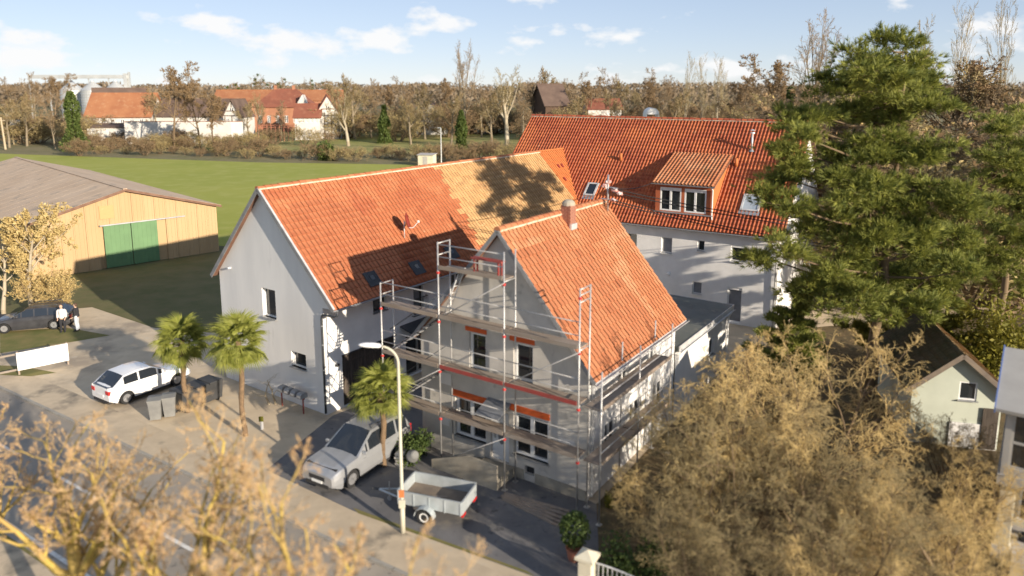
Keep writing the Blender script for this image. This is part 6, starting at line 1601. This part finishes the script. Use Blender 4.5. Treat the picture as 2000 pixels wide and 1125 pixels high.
far_house('long_barn', 'long red roofed barn far behind the half-timbered gable', *gp2(415, 665, Y, Y + 6), 0, 14, zat(196, Y), zat(176, Y + 7), 'brick_far', 'roof_far_orange')
Y = 250   # brick mansion with hipped roof
a, b = gp2(492, 606, Y, Y + 2); dW = (b - a).length
MA = thing('brick_mansion', 'brick manor house with dark red hipped roof in the village', 'house', (a.x, a.y, -.1), atan2((b - a).y, (b - a).x)); ez, rz_ = zat(210, Y), zat(173, Y + 7); w = MB()
mw = [(dW * (.08 + .15 * k), dW * (.14 + .15 * k), zat(240, Y), zat(226, Y)) for k in range(6)]
wall_panel(w, (0, 0, 0), (1, 0, 0), (0, -1, 0), dW, [(0, ez), (dW, ez)], mw, depth=.2); w.quad((dW, 0, 0), (dW, 14, 0), (dW, 14, ez), (dW, 0, ez)).quad((0, 0, 0), (0, 14, 0), (0, 14, ez), (0, 0, ez)).quad((0, 14, 0), (dW, 14, 0), (dW, 14, ez), (0, 14, ez)); w.build('wall', 'brick_far', MA)
for h in mw: window(MA, (0, 0, 0), (1, 0, 0), (0, -1, 0), *h, 2, .15, fw=.15, sill=False)
o_ = .6; q = [(-o_, -o_, ez), (dW + o_, -o_, ez), (dW + o_, 14 + o_, ez), (-o_, 14 + o_, ez), (6, 7, rz_), (dW - 6, 7, rz_)]
ro = MB().add(q, [(0, 1, 5, 4), (1, 2, 5), (2, 3, 4, 5), (3, 0, 4), (3, 2, 1, 0)]).build('roof', 'roof_far_red', MA)
for x in (.3, .62): MB().box(dW * x, dW * x + .9, 6.6, 7.4, rz_ - .8, rz_ + 1.1).build('chimney', 'brick_far', ro)
gb = MB().add([(dW * .72, -.3, ez), (dW * .98, -.3, ez), (dW * .85, -.3, ez + 4.2), (dW * .85, 5.5, ez + 4.2)], [(0, 1, 2), (1, 3, 2), (0, 2, 3)]); gb.build('cross_gable', 'plaster_far', ro)
Y = 215
far_house('timbered_house', 'half-timbered white gable house right of the brick manor', *gp2(612, 664, Y, Y + 2), 0, 14, zat(226, Y), zat(185, Y), 'plaster_far', 'roof_far_red', [(.15 + .25 * k, .27 + .25 * k, zat(240, Y), zat(231, Y)) for k in range(3)] + [(.42, .58, zat(216, Y), zat(207, Y))], 'gable', .4,
          [(0, zat(226, Y), 1, zat(226, Y)), (.25, zat(213, Y), .75, zat(213, Y)), (.1, 0, .1, zat(228, Y)), (.36, 0, .36, zat(226, Y)), (.62, 0, .62, zat(226, Y)), (.9, 0, .9, zat(228, Y))])
far_house('village_house', 'low white house with dark red roof and dormer before the manor', *gp2(572, 622, 212, 213), 0, 9, zat(228, 212), zat(203, 216), 'plaster_far', 'roof_far_red', [(.08 + .18 * k, .18 + .18 * k, zat(240, 212), zat(231, 212)) for k in range(5)])
for x0, x1, Y0 in ((236, 330, 196), (330, 445, 197), (445, 470, 198)):
    a, b = gp2(x0, x1, Y0, Y0 + 1); d = b - a; t = thing('garden_wall', ['white garden wall below the orange roofed farmhouse', 'white garden wall running past the alder trunks', 'white garden wall end by the half-timbered gable'][[236, 330, 445].index(x0)], 'wall', (a.x, a.y, -.1), atan2(d.y, d.x), 'white garden walls in the village')
    MB().box(0, d.length - .05, 0, .3, 0, zat(238, Y0)).build('masonry', 'plaster_far', t); MB().box(-.05, d.length, -.08, .38, zat(238, Y0), zat(238, Y0) + .15).build('coping', 'roof_far_red', t)
a, b = gp2(500, 575, 206, 207); d = b - a; FN = thing('picket_fence', 'reddish rail fence on the bank before the brick manor', 'fence', (a.x, a.y, -.1), atan2(d.y, d.x)); zf = zat(243, 206)
MB().box(0, d.length, 0, .1, zf - .35, zf - .2).box(0, d.length, 0, .1, zf - .9, zf - .75).build('rail', 'terracotta', FN)
for k in range(10): MB().box(d.length * k / 9 - .1, d.length * k / 9 + .1, -.06, -.005, 0, zf).build('post', 'terracotta', FN)
# grain silos with conveyor
for k, (x, Y) in enumerate(((140, 330), (181, 325), (226, 325))):
    p = AT(x, PYH, Y); rr = 21 * Y / FPX; z1, z2 = zat(176, Y), zat(159, Y); s = thing('grain_silo', 'round corrugated steel grain silo with conical roof behind dark barn', 'silo', (p.x, Y, -.1), 0, 'grain silos under the conveyor')
    sm_ = MB().lathe([(rr * (1.0 if i % 2 else .985), z1 * i / 24) for i in range(25)], 24); sm_.build('shell', 'silo_metal', s); MB().lathe([(rr * 1.03, z1), (rr * .12, z2), (rr * .1, z2 + .5), (.05, z2 + .55)], 24).build('cone_roof', 'silo_metal', s)
CV = thing('grain_conveyor', 'long pale conveyor bridge with lift tower above the grain silos', 'conveyor', AT(58, PYH, 326) * 1.0, 0); CV.location.z = 0; cl = (250 - 58) * 326 / FPX; zc = zat(154, 326)
MB().box(0, cl, -.6, .6, zc, zc + 1.6).build('bridge', 'silo_metal', CV)
for k in range(6): MB().box(k * cl / 5.02 - .2, k * cl / 5.02 + .2, -.2, .2, 0, zc).build('support', 'silo_metal', CV)
MB().box(cl - 2, cl - .4, -.8, .8, 0, zc + 2.2).box(cl - .2, cl + .6, -.4, .4, 0, zc + 2.8).build('lift_tower', 'silo_metal', CV)
# others
up = G(11, 292); UP = thing('utility_pole', 'pale wooden utility pole at far corner of green field', 'pole', up)
zp = AT(8, 229, up.y).z; MB().tube([(0, 0, 0), (-.3, 0, zp)], [.24, .18], 8).build('pole_shaft', 'pole_wood', UP); MB().box(-1.2, .6, -.1, .1, zp - .9, zp - .7).build('cross_arm', 'pole_wood', UP)
bp = AT(21, PYH, 195); BS = thing('notice_board', 'white board on posts beside utility pole', 'board', (bp.x, 195, 0)); MB().box(-1.3, 1.3, 0, .1, zat(246, 195), zat(235, 195)).build('panel', 'plaster_far', BS)
for x in (-1, 1): MB().box(x - .08, x + .08, .11, .25, -.1, zat(235, 195)).build('post', 'pole_wood', BS)
hp_ = G(831, 324); HT = thing('field_hut', 'small cream box hut in the hedgerow behind tiled ridge', 'hut', hp_, -.2); MB().box(-1.5, 1.5, 0, 2.2, -.1, 2.1).build('wall', 'gate_cream', HT); r_ = MB(); slab(r_, (-1.7, -.2, 2.12), (1.7, -.2, 2.12), (1.7, 2.4, 2.3), (-1.7, 2.4, 2.3), .08); r_.build('roof', 'step_stone', HT); MB().box(-.5, .4, -.05, -.005, 0, 1.8).build('hut_door', 'step_stone', HT)
far_house('village_house', 'white gabled house half hidden by tree belt beyond meadow', *gp2(808, 868, 236, 236), 0, 10, zat(222, 236), zat(198, 236), 'plaster_far', 'roof_far_dark', [(.2, .35, zat(236, 236), zat(227, 236)), (.6, .75, zat(236, 236), zat(227, 236))], 'gable')
far_house('barn', 'tall dark roofed barn directly behind left end of red roof', *gp2(1066, 1112, 215, 217), 0, 14, zat(205, 215), zat(164, 217), 'timber_far', 'roof_far_dark', (), 'long')
far_house('village_house', 'pale house with reddish roof among trees behind red roof ridge', *gp2(1150, 1215, 215, 216), 0, 9, zat(212, 215), zat(194, 215), 'plaster_far', 'roof_far_red')
wt = AT(1277, PYH, 140); WT = thing('white_tent', 'white arched tent roof peeking above the red roof ridge', 'tent', (wt.x, 140, 0)); zz_ = zat(212, 140); mb = MB(); vs = []
for y in (0, 4):
    for j in range(9): a_ = pi * j / 8; vs.append((cos(a_) * 1.2, y, zz_ - 1.2 + sin(a_) * 1.2))
mb.add(vs, [(j, j + 1, 10 + j, 9 + j) for j in range(8)] + [tuple(range(9))]); mb.build('canvas', 'render_white_new', WT)
for x in (-1.16, 1.16): MB().box(x - .04, x + .04, .05, 4, -.1, zz_ - 1.2).build('side_canvas', 'render_white_new', WT)
# lamp mast beyond the field
lm2 = G(862, 322); LM = thing('lamp_mast', 'thin grey lamp mast by the meadow edge beside ivy-clad trunk', 'lamp mast', lm2); zz_ = AT(862, 250, lm2.y).z; MB().tube([(0, 0, 0), (0, 0, zz_)], [.14, .09], 8).build('mast', 'zinc', LM); MB().box(-.6, .1, -.12, .12, zz_ - .05, zz_ + .12).build('lamp_head', 'zinc', LM)
